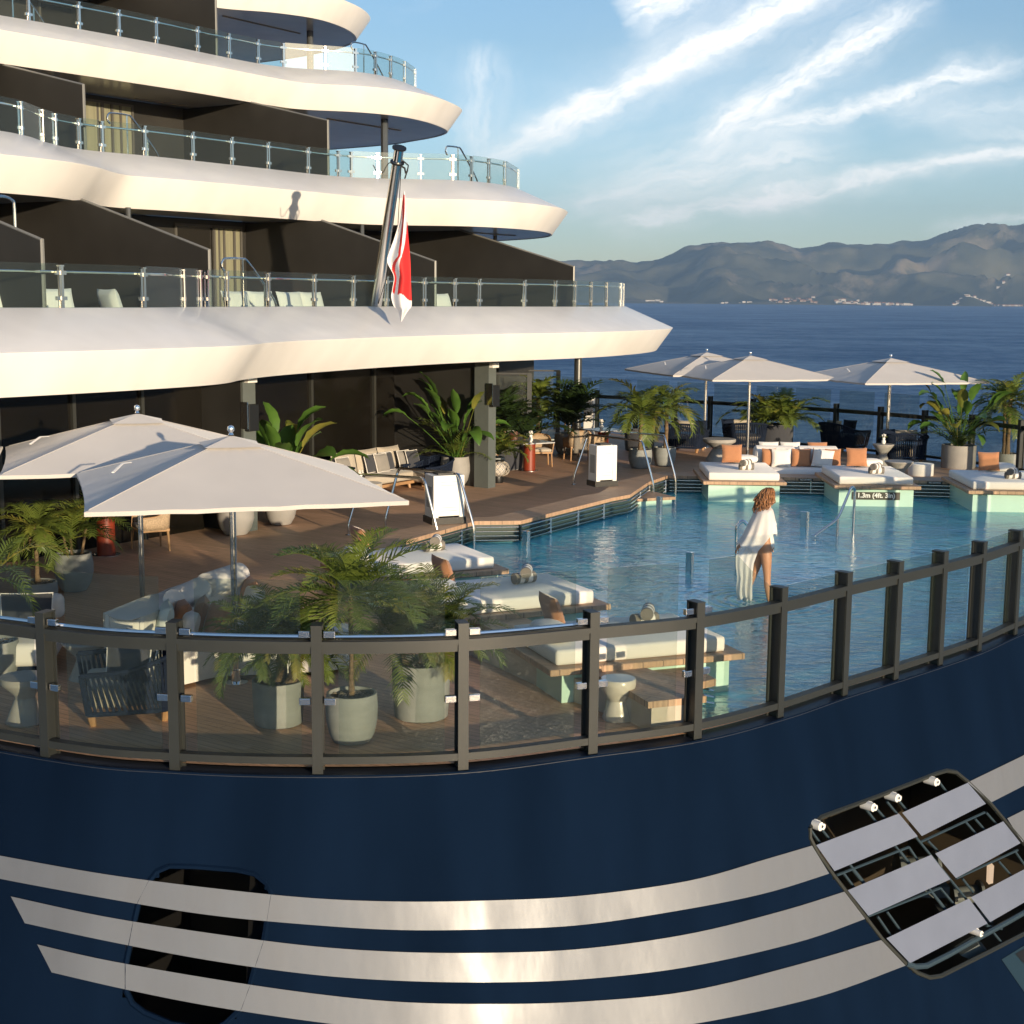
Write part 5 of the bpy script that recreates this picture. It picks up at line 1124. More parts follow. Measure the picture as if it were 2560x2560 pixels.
# ================================================================ TABLES AND CHAIRS
def table(loc,lab,rz=.3,w=.95,h=.76):
    o=thing('dining_table',lab,'dining table',loc,rz,'dining tables on rust red pedestals'); m=MB(); m.lathe([(.24,0),(.24,.015),(.0,.02)]); m.build('base_plate',M['steel'],o); m=MB(); m.tube([(0,0,.02),(0,0,h-.03)],.155,24); m.build('pedestal',M['terra'],o); m=MB(); m.box((0,0,h-.012),(w,w,.028)); m.build('tabletop',M['marble'],o,smooth=0,bevel=.004); return o
def vase(loc,lab):
    o=thing('vase',lab,'vase',loc,0,'white flower vases on the tables'); m=MB(); m.lathe([(.035,0),(.055,.03),(.06,.08),(.035,.12),(.045,.16),(.04,.18)],n=16); m.build('vase_body',M['plasticw'],o); m=MB(); rn=random.Random(loc[0])
    for k in range(16): a=rn.uniform(0,6.3); m.ell((.04*math.cos(a),.04*math.sin(a),.20+rn.uniform(0,.07)),(.022,.022,.018),6,4)
    m.build('flowers',M['cushw'],o); m=MB()
    for k in range(6): a=k*1.05; m.tube([(0,0,.17),(.06*math.cos(a),.06*math.sin(a),.21),(.1*math.cos(a),.1*math.sin(a),.19)],.008,4)
    m.build('leaves',M['leaf'],o)
def chair_proto(lab,loc,rz,grp='woven wooden dining chairs'):
    o=thing('dining_chair',lab,'chair',loc,rz,grp)
    m=MB(); m.box((0,0,.43),(.50,.50,.08)); m.build('seat_cushion',M['cushb'],o,smooth=50,bevel=.03)
    m=MB(); m.box((0,0,.37),(.54,.54,.05)); m.build('seat_frame',M['teak'],o,smooth=0,bevel=.01)
    for sx in(-1,1):
        for sy in(-1,1): m=MB(); m.tube([(sx*.26,sy*.26,0),(sx*.24,sy*.24,.36)],[.017,.024],8); m.build('leg',M['teak'],o)
    rows=[]
    path=[(-.30,-.22,.60),(-.30,.05,.62),(-.29,.20,.72),(-.22,.29,.80),(0,.32,.82),(.22,.29,.80),(.29,.20,.72),(.30,.05,.62),(.30,-.22,.60)]
    path=crom([Vector(p) for p in path],3)
    rows=[[(p.x*.9,p.y*.9,.38) for p in path],[(p.x*.95,p.y*.95,.38+(p.z-.38)*.5) for p in path],[tuple(p) for p in path]]
    m=MB(); m.grid(rows); b=m.build('woven_back',M['weave'],o,smooth=60); md=b.modifiers.new('thickness','SOLIDIFY'); md.thickness=.018
    m=MB(); m.tube(path,.016,6); m.tube([(path[0].x,path[0].y,path[0].z),(-.26,-.25,.36)],.016,6); m.tube([(path[-1].x,path[-1].y,path[-1].z),(.26,-.25,.36)],.016,6); m.build('back_frame',M['teak'],o)
    return o
p=U(1323,1178); T1=(p.x,p.y+.1,0); table(T1,'rust red pedestal table with a pale square top, nearest of the right dining group',.55); vase((T1[0]+.03,T1[1]-.1,.762),'white vase with pale flowers on the nearest table of the right dining group')
p=UY(1286,1068,40.5); table((p.x,p.y,0),'second pale-topped table behind the low bushy palm',.5); vase((p.x,p.y,.762),'white vase with pale flowers on the table behind the low bushy palm')
p=UY(1508,1078,40.5); T2=(p.x,p.y,0); table(T2,'rust red pedestal table behind the right white cabinet',.6); vase((p.x-.05,p.y+.05,.762),'white vase with pale flowers on the table behind the right white cabinet')
p=U(262,1390); T3=(p.x,p.y+.1,0); table(T3,'rust red pedestal table under the parasols at the left',.2); vase((T3[0]-.15,T3[1]-.1,.762),'small white vase on the left dining table under the parasols')
p=U(1283,1180); ch=chair_proto('low-armed woven chair left of the nearest table of the right dining group',(p.x-.75,p.y+.15,0),R(60))
again(ch,'woven chair with a draped dark throw, back to the camera, between the two dining groups',(UY(1440,1145,39.5).x,39.5,0),R(200))
again(ch,'woven chair left of the table behind the right white cabinet',(UY(1478,1120,40.).x,40.0,0),R(120))
again(ch,'woven chair behind the nearest table of the right dining group',(UY(1352,1105,38.).x,38.,0),R(10))
again(ch,'woven chair behind the low bushy palm, beside the second table',(UY(1255,1075,40.8).x,40.8,0),R(20))
again(ch,'woven chair on the right of the left dining table, partly behind its red pedestal',(T3[0]+.62,T3[1]+.55,0),R(-60))
again(ch,'pale cane-backed chair on the left of the left dining table behind the drooping palm',(T3[0]-1.35,T3[1]+.1,0),R(170))
o=thing('throw_blanket','dark throw hanging over the back of the woven chair between the dining groups','blanket',(UY(1440,1145,39.5).x,39.5,0),R(200)); m=MB(); g=[]
for i in range(7):
    t=i/6; g.append([(-.2+.4*j/6,.33+.02*math.sin(j*1.7),.84-.62*t) for j in range(7)])
m.grid(g); q=m.build('cloth',M['towelg'],o); md=q.modifiers.new('thickness','SOLIDIFY'); md.thickness=.02
# slim brass lamp standing by the windbreak
p=UY(1412,1105,42.); o=thing('floor_lamp','slim brass stick lamp beside the right glass windbreak','lamp',(p.x,p.y,0)); m=MB(); m.tube([(0,0,.02),(0,0,.85)],.022,8); m.build('stem',M['teak'],o); m=MB(); m.tube([(0,0,0),(0,0,.02)],.12,14); m.build('foot',M['black'],o)
# white life raft casings and gate at the far railing
p=UY(1473,1040,45.); o=thing('white_locker','tall white locker standing against the far railing beside the spiky plant','locker',(p.x,p.y,0),-.3); m=MB(); m.box((0,0,.68),(.30,.3,1.36)); m.build('locker_body',M['plasticw'],o,smooth=0,bevel=.02); m=MB(); m.box((0,-.16,1.15),(.05,.02,.07)); m.build('locker_latch',M['black'],o,smooth=0)
p=UY(1388,1050,44.5); o=thing('white_gate','white gate with crossed bracing wires behind the right glass windbreak','gate',(p.x,p.y,0),-.3); m=MB(); 
for c,d in (((-.45,0,.6),(.06,.05,1.2)),((.45,0,.6),(.06,.05,1.2)),((0,0,1.2),(.96,.05,.06)),((0,0,.05),(.96,.05,.06))): m.box(c,d)
m.build('gate_frame',M['plasticw'],o,smooth=0); m=MB(); m.tube([(-.45,0,.05),(.45,0,1.2)],.012,5); m.tube([(-.45,0,1.2),(.45,0,.05)],.012,5); m.build('bracing_wire',M['steel'],o)
# ================================================================ LOUNGE FURNITURE
def put(name,lab,cat,loc,rz,mname,mb_fn,part,grp=None):
    o=thing(name,lab,cat,loc,rz,grp); m=MB(); mb_fn(m); m.build(part,M[mname],o,smooth=80); return o
def cush(lab,loc,rz,ma,w=.46,h=.42,t=.16,tilt=.25,grp='loose cushions on the sofas',pipe=False,roll=0):
    o=thing('cushion',lab,'cushion',(loc[0],loc[1],loc[2]+h/2*math.cos(tilt)),rz,grp); Mx=T(rx=-tilt,ry=roll); m=MB(); m.cushion(w,h,t,Mx); b=m.build('cover',M[ma],o,smooth=80)
    if pipe: 
        P=[(-w/2*.97,0,-h/2*.97),(0,0,-h/2*.93),(w/2*.97,0,-h/2*.97),(w/2*.93,0,0),(w/2*.97,0,h/2*.97),(0,0,h/2*.93),(-w/2*.97,0,h/2*.97),(-w/2*.93,0,0),(-w/2*.97,0,-h/2*.97)]
        m=MB(); m.tube([Mx@Vector(p) for p in P],.010,5); m.build('piping',M['cushw'],b)
    return o
def rope_chair(lab,loc,rz,grp='navy rope armchairs'):
    # front is -y
    o=thing('rope_armchair',lab,'armchair',loc,rz,grp)
    m=MB(); m.box((0,.02,.28),(.70,.74,.24)); m.build('seat_cushion',M['cushb'],o,smooth=50,bevel=.06,seg=3)
    path=crom([Vector(p) for p in [(-.44,-.42,.52),(-.46,0,.54),(-.46,.32,.64),(-.34,.46,.70),(0,.48,.72),(.34,.46,.70),(.46,.32,.64),(.46,0,.54),(.44,-.42,.52)]],4)
    low=[Vector((p.x*.86,p.y*.88,.13)) for p in path]
    m=MB(); m.tube(path,.026,8); m.tube(low,.024,8); m.tube([path[0],low[0]],.022,6); m.tube([path[-1],low[-1]],.022,6); m.build('arm_frame',M['navy'],o)
    pr=resample(path,.044); n=len(pr); m=MB()
    for i in range(n):
        a=pr[i]; k=i/(n-1)*(len(low)-1); j=min(len(low)-2,int(k)); b=low[j].lerp(low[j+1],k-j); t=(pr[min(i+1,n-1)]-pr[max(i-1,0)]).normalized()*.014; q=Vector((t.y,-t.x,0)).normalized()*.006
        m.add([a-t-q,a+t-q,a+t+q,a-t+q,b-t-q,b+t-q,b+t+q,b-t+q],[(0,1,5,4),(1,2,6,5),(2,3,7,6),(3,0,4,7)])
    m.build('rope_slats',M['navy'],o,smooth=0)
    for sx in(-1,1):
        for sy in(-1,1): m=MB(); m.tube([(sx*.30,sy*.32,0),(sx*.33,sy*.34,.13)],[.03,.045],8); m.build('foot',M['teak'],o)
    return o
def dtable(lab,loc,r=.30,h=.42,kind='cone',grp='small pedestal side tables',ma='concrete'):
    o=thing('side_table',lab,'side table',loc,0,grp); m=MB()
    if kind=='cone': m.lathe([(r*.75,0),(r*.72,.02),(r*.38,h*.52),(r*.40,h*.58),(r,h-.03),(r*1.02,h-.015),(r*.98,h),(0,h)],n=32)
    elif kind=='hour': m.lathe([(r*.8,0),(r*.85,.02),(r*.42,h*.55),(r*.46,h*.62),(r*.98,h*.86),(r,h*.9),(r,h),(0,h)],n=32)
    elif kind=='stool': m.lathe([(r*.86,0),(r*.88,.02),(r*.74,h*.22),(r*.60,h*.42),(r*.58,h*.47),(r*.76,h*.58),(r*.95,h*.72),(r*1.02,h*.86),(r*1.02,h*.94),(r*.97,h*.99),(0,h)],n=40)
    else: m.lathe([(r*.98,0),(r,.02),(r,h-.02),(r*.98,h),(0,h)],n=32)
    m.build('pedestal' if kind!='drum' else 'drum',M[ma],o,smooth=35); return o
p=U(1546,1806); dtable('cream glazed ceramic stool behind the railing, below the nearest daybed',(p.x,p.y+.13,0),.185,.45,'stool','ceramic stools','stonet')
p=U(60,1818); dtable('pale hourglass side table behind the leftmost railing bay',(p.x-.03,p.y+.15,0),.24,.50,'hour')
p=UY(213,1618,16.2); dtable('conical stone side table left of the white curved sofa',(p.x,p.y,0),.26,.45,'cone')
# navy rope armchair at the left, seen from its side
p=U(292,1822); rc=rope_chair('navy rope armchair with charcoal cushions behind the second railing bay',(p.x-.03,p.y+.52,0),R(-72)); rc.scale=(1.12,1.12,1.1)
loc=rc.location; cush('charcoal cushion with white piping, upright on the near side of the navy armchair',(loc.x+.08,loc.y-.2,.38),R(-10),'cushn',.50,.42,.15,.2,pipe=True); cush('large charcoal cushion with white piping against the back of the navy armchair',(loc.x+.1,loc.y+.15,.38),R(-40),'cushn',.62,.5,.16,.3,pipe=True)
# white lounge chair at the left picture edge
p=U(20,1700); o=thing('lounge_chair','white upholstered lounge chair at the left picture edge','lounge chair',(p.x-.15,p.y+.6,0),R(10)); m=MB(); m.box((0,-.05,.27),(1.1,1.1,.28)); m.build('seat',M['cushw'],o,smooth=50,bevel=.08,seg=3); m=MB(); m.box((0,.52,.62),(1.1,.2,.30)); m.build('backrest',M['cushw'],o,smooth=50,bevel=.08,seg=3); m=MB(); m.box((0,0,.07),(.9,.9,.13)); m.build('plinth',M['navy'],o,smooth=0)
cush('charcoal cushion with white piping on the white lounge chair at the left edge',(p.x+.0,p.y+.72,.4),R(8),'cushn',.62,.48,.15,.25,pipe=True)
# curved white sofa behind the palms
def sofa_block(o,pts,z0,z1,name,bev=.09):
    P=[Vector((*p,0)) for p in pts]; P=P[-2:]+P+P[:2]; Q=crom(P,4)[8:-8]; Q=[Q[k] for k in range(len(Q)) if k==0 or (Q[k]-Q[k-1]).length>.04]; m=MB(); m.prism([(p.x,p.y) for p in Q],z0,z1); return m.build(name,M['cushw'],o,smooth=50,bevel=bev,seg=3)
o=thing('curved_sofa','big white curved sofa behind the potted palms and the nearest parasol pole','sofa',(0,0,0))
seat=[(-4.25,15.95),(-3.8,15.72),(-3.35,16.15),(-2.7,16.3),(-1.95,16.6),(-2.05,17.35),(-2.75,17.1),(-3.05,17.4),(-2.95,18.2),(-3.35,18.5),(-3.9,18.2),(-4.1,17.2)]
sofa_block(o,seat,.05,.42,'seat')
back=[(-4.62,16.0),(-4.15,15.8),(-3.98,16.6),(-3.82,17.4),(-3.5,18.3),(-3.85,18.5),(-4.15,17.6),(-4.42,16.8)]
sofa_block(o,back,.05,.80,'backrest')
m=MB(); 
for a,b in (((-4.0,16.7,.80),(-3.82,17.4,.82)),((-3.80,17.5,.84),(-3.5,18.3,.84))):
    a,b=Vector(a),Vector(b); m.tube([a,a.lerp(b,.04),a.lerp(b,.96),b],[.10,.155,.155,.10],18)
m.build('bolster',M['cushw'],o)
m=MB(); m.box((-2.9,16.7,.025),(1.6,.5,.05)); m.build('plinth',M['navy'],o,smooth=0)
for k,(x,y,c,lab,rz,s) in enumerate([(-4.0,16.2,'cushp','pale aqua cushion at the left end of the curved sofa',R(-75),.56),(-3.88,16.55,'cusht','terracotta cushion next to the aqua one on the curved sofa',R(-70),.52),(-3.75,16.35,'cushw','white cushion in front of the terracotta pair on the curved sofa',R(-60),.44),(-3.7,16.75,'cusht','terracotta cushion half way along the curved sofa, before the white bolster',R(-80),.5),(-3.5,16.55,'cushw','white cushion lowest in the middle heap of the curved sofa',R(-65),.44),(-3.35,18.0,'cusht','terracotta cushion at the far end of the curved sofa',R(-70),.5),(-3.25,17.75,'cushw','white cushion at the far end of the curved sofa',R(-60),.46),(-3.4,16.35,'cusht','terracotta cushion on the front corner of the curved sofa, behind the railing clamp',R(-50),.5),(-2.9,16.5,'cushb','beige cushion on the front corner of the curved sofa by the palm pot',R(-30),.46)]):
    cush(lab,(x,y,.40),rz,c,s,s*.92,.18,.28)
# lounge sofa by the dark wall
o=thing('lounge_sofa','long beige sofa with navy rope arms against the dark glazed wall','sofa',(-3.07,32.8,0),R(56)); sl=o.location
m=MB(); m.box((0,0,.31),(2.5,.85,.20)); m.build('seat_cushion',M['cushb'],o,smooth=50,bevel=.06,seg=3)
for k in range(3):
    m=MB(); m.cushion(.80,.56,.24,T(-.82+.82*k,.34,.66,rx=-.22)); m.build('back_cushion',M['cushb'],o,smooth=80)
m=MB(); m.box((0,.02,.16),(2.7,.9,.07)); m.build('frame',M['teak'],o,smooth=0,bevel=.01)
for s in(-1,1):
    m=MB(); 
    for k in range(16): m.box((s*1.36,-.40+k*.055,.42),(.03,.035,.5))
    m.tube([(s*1.36,-.45,.67),(s*1.36,.45,.72)],.025,6); m.tube([(s*1.36,-.45,.18),(s*1.36,.45,.18)],.025,6); m.build('rope_arm',M['navy'],o,smooth=20)
for sx in(-1,1):
    for sy in(-1,1): m=MB(); m.tube([(sx*1.2,sy*.36,0),(sx*1.2,sy*.36,.14)],.035,8); m.build('foot',M['teak'],o)
ca,sa=math.cos(R(56)),math.sin(R(56))
for x,y,c,lab in ((-1.05,.14,'cushg','grey cushion at the left end of the beige lounge sofa'),(-.12,.10,'cushn','dark cushion behind the grey one in the middle of the lounge sofa'),(.12,.0,'cushg','grey piped cushion in the middle of the lounge sofa'),(.45,.12,'cushn','charcoal piped cushion right of the middle grey one on the lounge sofa'),(1.02,.05,'cushg','grey cushion at the right end of the lounge sofa'),(1.15,-.1,'cushn','small dark cushion on the right arm of the lounge sofa')):
    cush(lab,(sl.x+ca*x-sa*y,sl.y+sa*x+ca*y,.42),R(56),c,.46,.44,.15,.3,pipe=True)
p=U(905,1200); dtable('round beige coffee table in front of the lounge sofa',(-3.2,31.2,0),.36,.38,'drum',ma='cushb'); vase((-3.3,31.15,.382),'little white vase on the coffee table before the lounge sofa')
a_=rope_chair('navy rope armchair at the right end of the lounge sofa',(-1.95,33.3,0),R(-50))
# far lounge by the sea
def onfar(px,py,dy=0): p=U(px,py); return (p.x,p.y+dy,0)
fa=[((1722,1132),R(160),'navy rope armchair by the far railing beside the arching palms','charcoal'),((1868,1128),R(185),'navy rope armchair behind the middle far parasol pole','beige'),((2118,1130),R(120),'navy rope armchair behind the right end of the far white sofa','both'),((2268,1160),R(178),'navy rope armchair right of the rightmost parasol pole','beige2')]
for k,((px,py),rz,lab,cc) in enumerate(fa):
    l=onfar(px,py,.5); c=copy_tree(rc); c['label']=lab; c.location=l; c.rotation_euler=(0,0,rz); c.scale=(1.25,1.25,1.15)
    cush('beige bolster cushion on the far armchair '+('by the arching palms','behind the middle parasol pole','behind the white sofa','beside the rightmost parasol')[k],(l[0]+(.0,-.1,-.3,.1)[k],l[1]-.1+.2,.55),rz+PI,'cushb',.62,.34,.2,.2)
    cush('navy cushion on the far armchair '+('by the arching palms','behind the middle parasol pole','behind the white sofa','beside the rightmost parasol')[k],(l[0]+(.35,-.5,.15,-.42)[k],l[1]+.0,.5),rz+PI+.3,'navy',.46,.42,.16,.25)
q=U(1890,1188); o=thing('white_sofa','long white sofa with terracotta and white cushions between the two far daybeds','sofa',(6.95,34.9,0),-.02)
l0=UY(1882,1150,35.); l1=UY(2095,1150,35.); cx=(l0.x+l1.x)/2; w=l1.x-l0.x; o.location=(cx,34.9,0)
m=MB(); m.box((0,-.35,.21),(w+.55,1.15,.42)); m.build('seat',M['cushw'],o,smooth=50,bevel=.10,seg=3)
m=MB(); m.box((0,.30,.30),(w+.1,.35,.60)); m.build('backrest',M['cushw'],o,smooth=50,bevel=.09,seg=3)
for a,b in ((-w/2+.02,-.02),(.02,w/2-.02)):
    m=MB(); m.tube([(a,.12,.66),(a+.05,.12,.66),(b-.05,.12,.66),(b,.12,.66)],[.17,.235,.235,.17],20); m.build('bolster',M['cushw'],o)
for k,(px,c,wd,lab) in enumerate([(1922,'cusht',.30,'terracotta cushion half hidden at the left end of the far white sofa'),(1953,'cushw',.42,'square white cushion, left of the middle terracotta one on the far white sofa'),(2003,'cusht',.42,'terracotta cushion in the middle of the far white sofa'),(2050,'cusht',.36,'terracotta cushion behind the tilted white one on the far white sofa'),(2057,'cushw',.46,'tilted white cushion near the right end of the far white sofa'),(2082,'cusht',.34,'terracotta cushion at the right end of the far white sofa')]):
    v=UY(px,1150,34.66-(.12 if c=='cushw' else 0)); cush(lab,(v.x,v.y,.42),PI*0,c,wd+.05,.44,.15,.12,roll=.15 if 'tilted' in lab else 0)
for k,(px,lab,c) in enumerate([(1923,'white folded cushion on the far rear sofa, left of the planter','cushw'),(1977,'white folded cushion on the far rear sofa in front of the planter','cushw'),(2045,'terracotta and white folded cushion on the far rear sofa','cusht')]):
    v=UY(px,1100,36.); cush(lab,(v.x,36.,.62),0,c,.50,.30,.14,.5)
o=thing('rear_sofa','low white sofa backing onto the far white sofa','sofa',(cx,35.95,0)); m=MB(); m.box((0,.2,.25),(w*.85,.8,.5)); m.build('seat',M['cushw'],o,smooth=50,bevel=.09,seg=3)
p=U(2037,1193); dtable('conical stone side table in front of the far white sofa',(p.x,p.y+.3,0),.40,.46,'cone')
p=UY(2247,1170,34.3); dtable('conical stone side table beside the rightmost parasol pole',(p.x,p.y,0),.34,.62,'cone')
p=U(2311,1192); dtable('low white drum stool between the far middle and right daybeds',(p.x,p.y+.35,0),.32,.30,'drum',ma='cushw')
p=U(2004,1195); dtable('low white drum stool before the far white sofa',(p.x-.05,p.y+.1,0),.32,.22,'drum',ma='cushw')
p=UY(1798,1120,39.5); dtable('pale conical side table behind the pole of the overlapped far parasol',(p.x,p.y,0),.45,.62,'hour')
p=UY(2208,1122,38.6); vase((p.x,p.y,.6),'white vase with pale flowers beside the rightmost parasol pole'); dtable('side table under the vase beside the rightmost parasol pole',(p.x,p.y,0),.28,.60,'cone')

# ================================================================ BALCONY FURNITURE
def lounge_proto(lab,loc,rz,n,wide=.7):
    o=thing('balcony_chair',lab,'armchair',loc,rz,'cream armchairs on the lowest balcony'); m=MB(); m.box((0,0,.40),(wide,.65,.16)); m.build('seat_cushion',M['cushw'],o,smooth=50,bevel=.05,seg=3); m=MB(); m.cushion(wide,.5,.18,T(0,.30,.70,rx=-.3)); m.build('back_cushion',M['cushw'],o,smooth=80)
    m=MB()
    for s in(-1,1): m.tube([(s*wide*.52,-.35,0),(s*wide*.52,-.33,.58),(s*wide*.52,.3,.62),(s*wide*.52,.38,0)],.016,6)
    m.tube([(-wide*.52,.3,.3),(wide*.52,.3,.3)],.016,6); m.build('tube_frame',M['plasticw'],o); return o
pr=None
for k,(px,lab,rz) in enumerate([(277,'cream armchair facing out on the lowest balcony, leftmost whole one',AANG+PI/2),(418,'cream armchair turned sideways beside the balcony table',AANG+PI*.9),(610,'cream bench seat below the pale curtain on the lowest balcony',AANG+PI/2),(712,'cream lounge chair with a neck roll left of the flagpole',AANG+PI/2),(775,'cream lounge chair right behind the red cloth on the lowest balcony',AANG+PI/2),(843,'cream lounge chair left of the flagpole foot',AANG+PI/2),(895,'cream lounge seat just left of the flagpole',AANG+PI/2),(1150,'cream lounge seat right of the flag, behind the glass',AANG+PI/2),(1215,'cream lounge seat at the right part of the lowest balcony',AANG+PI/2),(165,'cream armchair partly hidden behind the white band near the left edge',AANG+PI/2)]):
    b=b_at_px(0,px,4.6); a=aedge(0,b)-.95; x,y=W2(a,b); l=(x,y,lvl(0)+.5)
    if pr is None: pr=lounge_proto(lab,l,rz,k)
    else: again(pr,lab,l,rz)
b=b_at_px(0,345,4.6); x,y=W2(aedge(0,b)-.8,b); o=thing('balcony_table','low white table between the armchairs on the lowest balcony','table',(x,y,lvl(0)+.5),AANG); m=MB(); m.box((0,0,.62),(.7,1.0,.03)); m.build('tabletop',M['plasticw'],o,smooth=0); m=MB()
for sx in(-1,1):
    for sy in(-1,1): m.tube([(sx*.3,sy*.42,0),(sx*.3,sy*.42,.6)],.015,6)
m.build('table_legs',M['plasticw'],o)
b=b_at_px(1,285,7.8); x,y=W2(aedge(1,b)-1.4,b); again(pr,'pale bench seat on the second balcony in front of the yellowish curtain',(x,y,lvl(1)+.5),AANG+PI/2,'cream seats on the second balcony')

# ================================================================ THE WOMAN
PX,PY=UY(1918,1500,21.2).x,21.2; SOLE=-.10
wm_=thing('person','woman with curly auburn hair in white swimsuit and sheer cape wading in the pool','person',(PX,PY,SOLE),0)
def loc_(cx,cy,y=0): return Vector(((cx-790)/963,y,(1857-cy)/963))
def skin(verts,edges,rad,ma,name,par,sub=2):
    me=bpy.data.meshes.new(name); me.from_pydata([tuple(v) for v in verts],edges,[]); o=bpy.data.objects.new(name,me); C.objects.link(o); o.parent=par
    md=o.modifiers.new('skin','SKIN'); md.use_smooth_shade=True; sk=me.skin_vertices[0].data
    for i,r in enumerate(rad): sk[i].radius=r if isinstance(r,tuple) else (r,r)
    sk[0].use_root=True
    md=o.modifiers.new('sub','SUBSURF'); md.levels=sub; md.render_levels=sub
    me.materials.append(ma); return o
L=loc_
V=[];E_=[];RR=[]
def v(p,r,frm=None):
    V.append(p); RR.append(r)
    if frm is not None: E_.append((frm,len(V)-1))
    return len(V)-1
pel=v(L(720,1000),(.135,.115)); wa=v(L(722,850),(.105,.085),pel); che=v(L(742,680),(.115,.10),wa); ush=v(L(735,540),(.105,.075),che); nk=v(L(745,480),.055,ush); n2=v(L(757,430),.047,nk); hd=v(L(765,385),.05,n2)
# front (near) leg
h1=v(L(735,1085,-.075),.098,pel); t1=v(L(745,1230,-.085),.083,h1); k1=v(L(762,1435,-.09),.056,t1); c1_=v(L(765,1560,-.09),.054,k1); a1=v(L(800,1790,-.09),.034,c1_); f1=v(L(815,1850,-.09),.032,a1); v(L(930,1862,-.10),.02,f1)
h2=v(L(690,1085,.075),.096,pel); t2=v(L(655,1230,.085),.08,h2); k2=v(L(620,1395,.09),.056,t2); c2=v(L(575,1510,.09),.052,k2); a2=v(L(500,1740,.09),.034,c2); f2=v(L(480,1820,.09),.03,a2); v(L(560,1858,.09),.018,f2)
# near arm reaching down and back
s1=v(L(700,560,-.10),.046,ush); e1=v(L(560,800,-.07),.034,s1); w1=v(L(395,975,-.05),.024,e1); hd1=v(L(325,1050,-.05),(.032,.018),w1)
s2=v(L(760,560,.10),.048,ush); e2=v(L(790,790,.17),.036,s2); w2=v(L(840,960,.14),.024,e2); hd2=v(L(850,1040,.13),(.018,.03),w2)
skin(V,E_,RR,M['skin'],'body',wm_)
# fingers of both hands
for base,dirv,sy in ((L(313,1068,-.05),Vector((-.35,0,-.95)),1),(L(853,1062,.13),Vector((.1,0,-1)),1)):
    for k in range(4):
        q=base+Vector((.004,.026-.018*k,0)); l=(.065,.075,.07,.055)[k]; m=MB(); cur=Vector((.35,0,-.1)); m.tube([q,q+dirv.normalized()*l*.45,q+dirv.normalized()*l*.75+cur*l*.2,q+dirv.normalized()*l*.9+cur*l*.6],[.009,.0085,.008,.006],7); m.build('finger',M['skin'],wm_)
    m=MB(); q=base+Vector((.01,.034,.02)); m.tube([q,q+Vector((.025,.012,-.03)),q+Vector((.035,.008,-.055))],[.011,.010,.007],7); m.build('thumb',M['skin'],wm_)
# head: profile facing right
m=MB(); hc=L(765,300); rows=[]; NN=20
prof=[(-.118,.03,.03),(-.105,.055,.045),(-.085,.074,.055),(-.06,.080,.064),(-.035,.083,.070),(-.01,.086,.074),(.015,.088,.077),(.045,.089,.079),(.08,.083,.075),(.105,.062,.058),(.122,.025,.025)]
for z,rx,ry in prof:
    row=[]
    for k in range(NN):
        a=2*PI*k/NN; x=rx*math.cos(a); y=ry*math.sin(a); fx=0
        if abs(math.sin(a))<.35 and math.cos(a)>0:
            g=1-abs(math.sin(a))/.35
            if abs(z+.01)<.03: fx=.020*g
            if abs(z+.035)<.012: fx=.012*g
            if abs(z+.06)<.012: fx=.010*g
            if abs(z+.085)<.02 or abs(z+.105)<.012: fx=.008*g
            if abs(z-.015)<.012: fx=-.002*g
        row.append((hc.x+x+fx,hc.y+y,hc.z+z))
    rows.append(row)
m.grid(rows,True); hd_o=m.build('head',M['skin'],wm_,smooth=80); s_=hd_o.modifiers.new('sub','SUBSURF'); s_.levels=1; s_.render_levels=1
for s in(-1,1):
    m=MB(); m.ell((hc.x+.077,hc.y+s*.030,hc.z+.012),(.010,.013,.008),8,6); m.build('eye',M['black'],hd_o); m=MB(); m.tube([(hc.x+.078,hc.y+s*.014,hc.z+.032),(hc.x+.078,hc.y+s*.034,hc.z+.036),(hc.x+.066,hc.y+s*.05,hc.z+.03)],.004,5); m.build('eyebrow',M['hair'],hd_o)
    m=MB(); m.ell((hc.x-.005,hc.y+s*.078,hc.z-.01),(.018,.010,.028),8,6); m.build('ear',M['skin'],hd_o)
m=MB(); m.ell((hc.x+.090,hc.y,hc.z-.056),(.008,.022,.008),8,6); m.build('lips',mat('lip',(.40,.10,.07),.4),hd_o)
rnd=random.Random(8); m=MB()
for k in range(230):
    az=rnd.uniform(.75,2*PI-.75); z0=rnd.uniform(.0,.118); 
    if rnd.random()<.30: z0=.10+rnd.random()*.02; az=rnd.uniform(0,6.28)
    rr=.085*math.sqrt(max(.03,1-(z0/.125)**2)); p=Vector((hc.x+rr*math.cos(az),hc.y+rr*.92*math.sin(az),hc.z+z0+.005))
    ln=rnd.uniform(.14,.33)*(1 if math.cos(az)<.3 else .6); out=Vector((math.cos(az)-.35,math.sin(az)*.9,0)); pts=[];ph_=rnd.uniform(0,6.3); f=rnd.uniform(55,75); N_=14
    for i in range(N_):
        t=i/(N_-1); s=ln*t; q=p+out*(.055*math.sin(min(1,t*1.6)*PI/2)+.02*t)+Vector((-.05*t*t,0,-max(0,s-.02)))
        q+=Vector((math.cos(ph_+s*f),math.sin(ph_+s*f),.3*math.sin(ph_*2+s*f)))*(.004+.011*t); pts.append(q)
    m.tube(pts,[.010*(1-.55*i/N_) for i in range(N_)],5)
m.ell((hc.x-.02,hc.y,hc.z+.03),(.085,.088,.095),16,10); m.build('hair',M['hair'],wm_,smooth=80)
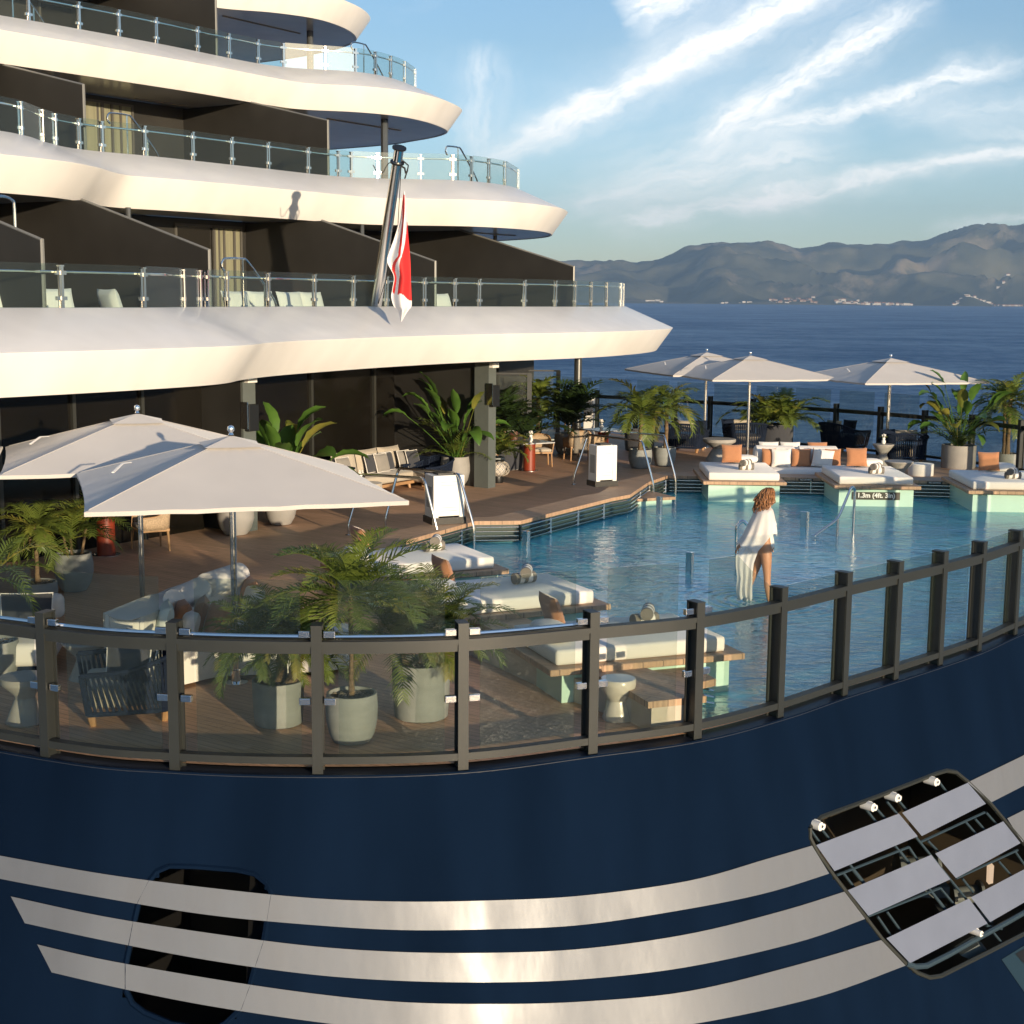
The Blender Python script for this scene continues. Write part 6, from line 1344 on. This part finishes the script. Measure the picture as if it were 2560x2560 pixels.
# swimsuit: shell just outside the torso
m=MB(); rows=[]
for cy,cx,rx,ry in [(1105,756,.03,.045),(1075,750,.075,.08),(1040,735,.125,.125),(1000,722,.150,.132),(940,722,.142,.118),(860,724,.122,.098),(780,735,.128,.106),(700,747,.138,.118),(650,748,.128,.112)]:
    c=L(cx,cy); rows.append([(c.x+rx*math.cos(2*PI*k/24)*(1.06 if math.cos(2*PI*k/24)>0 and 680<cy<800 else 1),c.y+ry*math.sin(2*PI*k/24),c.z+(.0 if cy<1030 else .10*abs(math.sin(2*PI*k/24))**2*((cy-1000)/105))) for k in range(24)])
m.grid(rows,True); m.build('swimsuit',M['swim'],wm_,smooth=80)
# sheer cape: closed front half, open folds behind
lp=[(455,680,-1),(475,640,0),(490,590,0),(540,555,0),(620,520,0),(700,482,0),(780,450,0),(860,410,0),(930,375,0),(1000,322,0),(1050,300,0)]
rp=[(455,790),(480,822),(540,842),(620,862),(700,880),(780,892),(835,897)]
def interp(T_,y): 
    for a,b in zip(T_,T_[1:]):
        if y<=b[0]: return a[1]+(b[1]-a[1])*max(0,(y-a[0])/(b[0]-a[0]))
    return T_[-1][1]
m=MB(); rows=[]; NC=64
for i in range(22):
    t=i/21; row=[]
    for k in range(NC):
        a=2*PI*k/NC; cs,sn=math.cos(a),math.sin(a)
        # hem height: high at the front, long at the back
        hem=840+ (cs<0)*170*min(1,-cs*1.3)+(.5-.5*cs)*0+60*(1-abs(cs))+35*math.sin(a*3+1)
        if -.5<cs<.45: hem+=150*math.exp(-((cs+.05)/.28)**2)*(1 if sn<0 else .5)
        cy=452+(hem-452)*t; xl=interp(lp,cy); xr=interp(rp,cy); cx_=xr*.5+xl*.5
        rx=(xr-xl)/2/963; ry=.07+.12*min(1,t*9)**.6+.03*t; r=1+(.05+.06*t)*math.sin(a*9+.6*math.sin(3*a))*min(1,t*1.5)
        c=L(cx_,cy); row.append((c.x+rx*cs*(1+.35*(r-1)),c.y+ry*sn*r,c.z))
    rows.append(row)
m.grid(rows,True); m.build('cape',M['chiffon'],wm_,smooth=80)
# long trailing panels hanging from the hand
def panel(l,r_,yc,nm,am=.025,fr=3):
    m=MB(); rows=[]
    for i in range(19):
        t=i/18; cy=l[0][0]+(l[-1][0]-l[0][0])*t; xl=interp(l,cy); xr=interp(r_,cy); row=[]
        for j in range(17):
            u=j/16; p=L(xl+(xr-xl)*u,cy+ (18*math.sin(u*9))*t,yc+am*math.sin(u*PI*2*fr+t*1.5)*(.4+t)); row.append(tuple(p))
        rows.append(row)
    m.grid(rows); m.build(nm,M['chiffon'],wm_,smooth=80)
panel([(980,400),(1060,340),(1140,292),(1300,300),(1450,330),(1560,322),(1700,318),(1760,345)],[(980,640),(1100,600),(1250,555),(1400,545),(1600,548),(1760,556)],-.15,'trailing_panel')
panel([(1000,480),(1300,440),(1500,430),(1700,440),(1822,452)],[(1000,620),(1200,560),(1400,552),(1600,556),(1822,560)],-.08,'trailing_panel',.02,2)
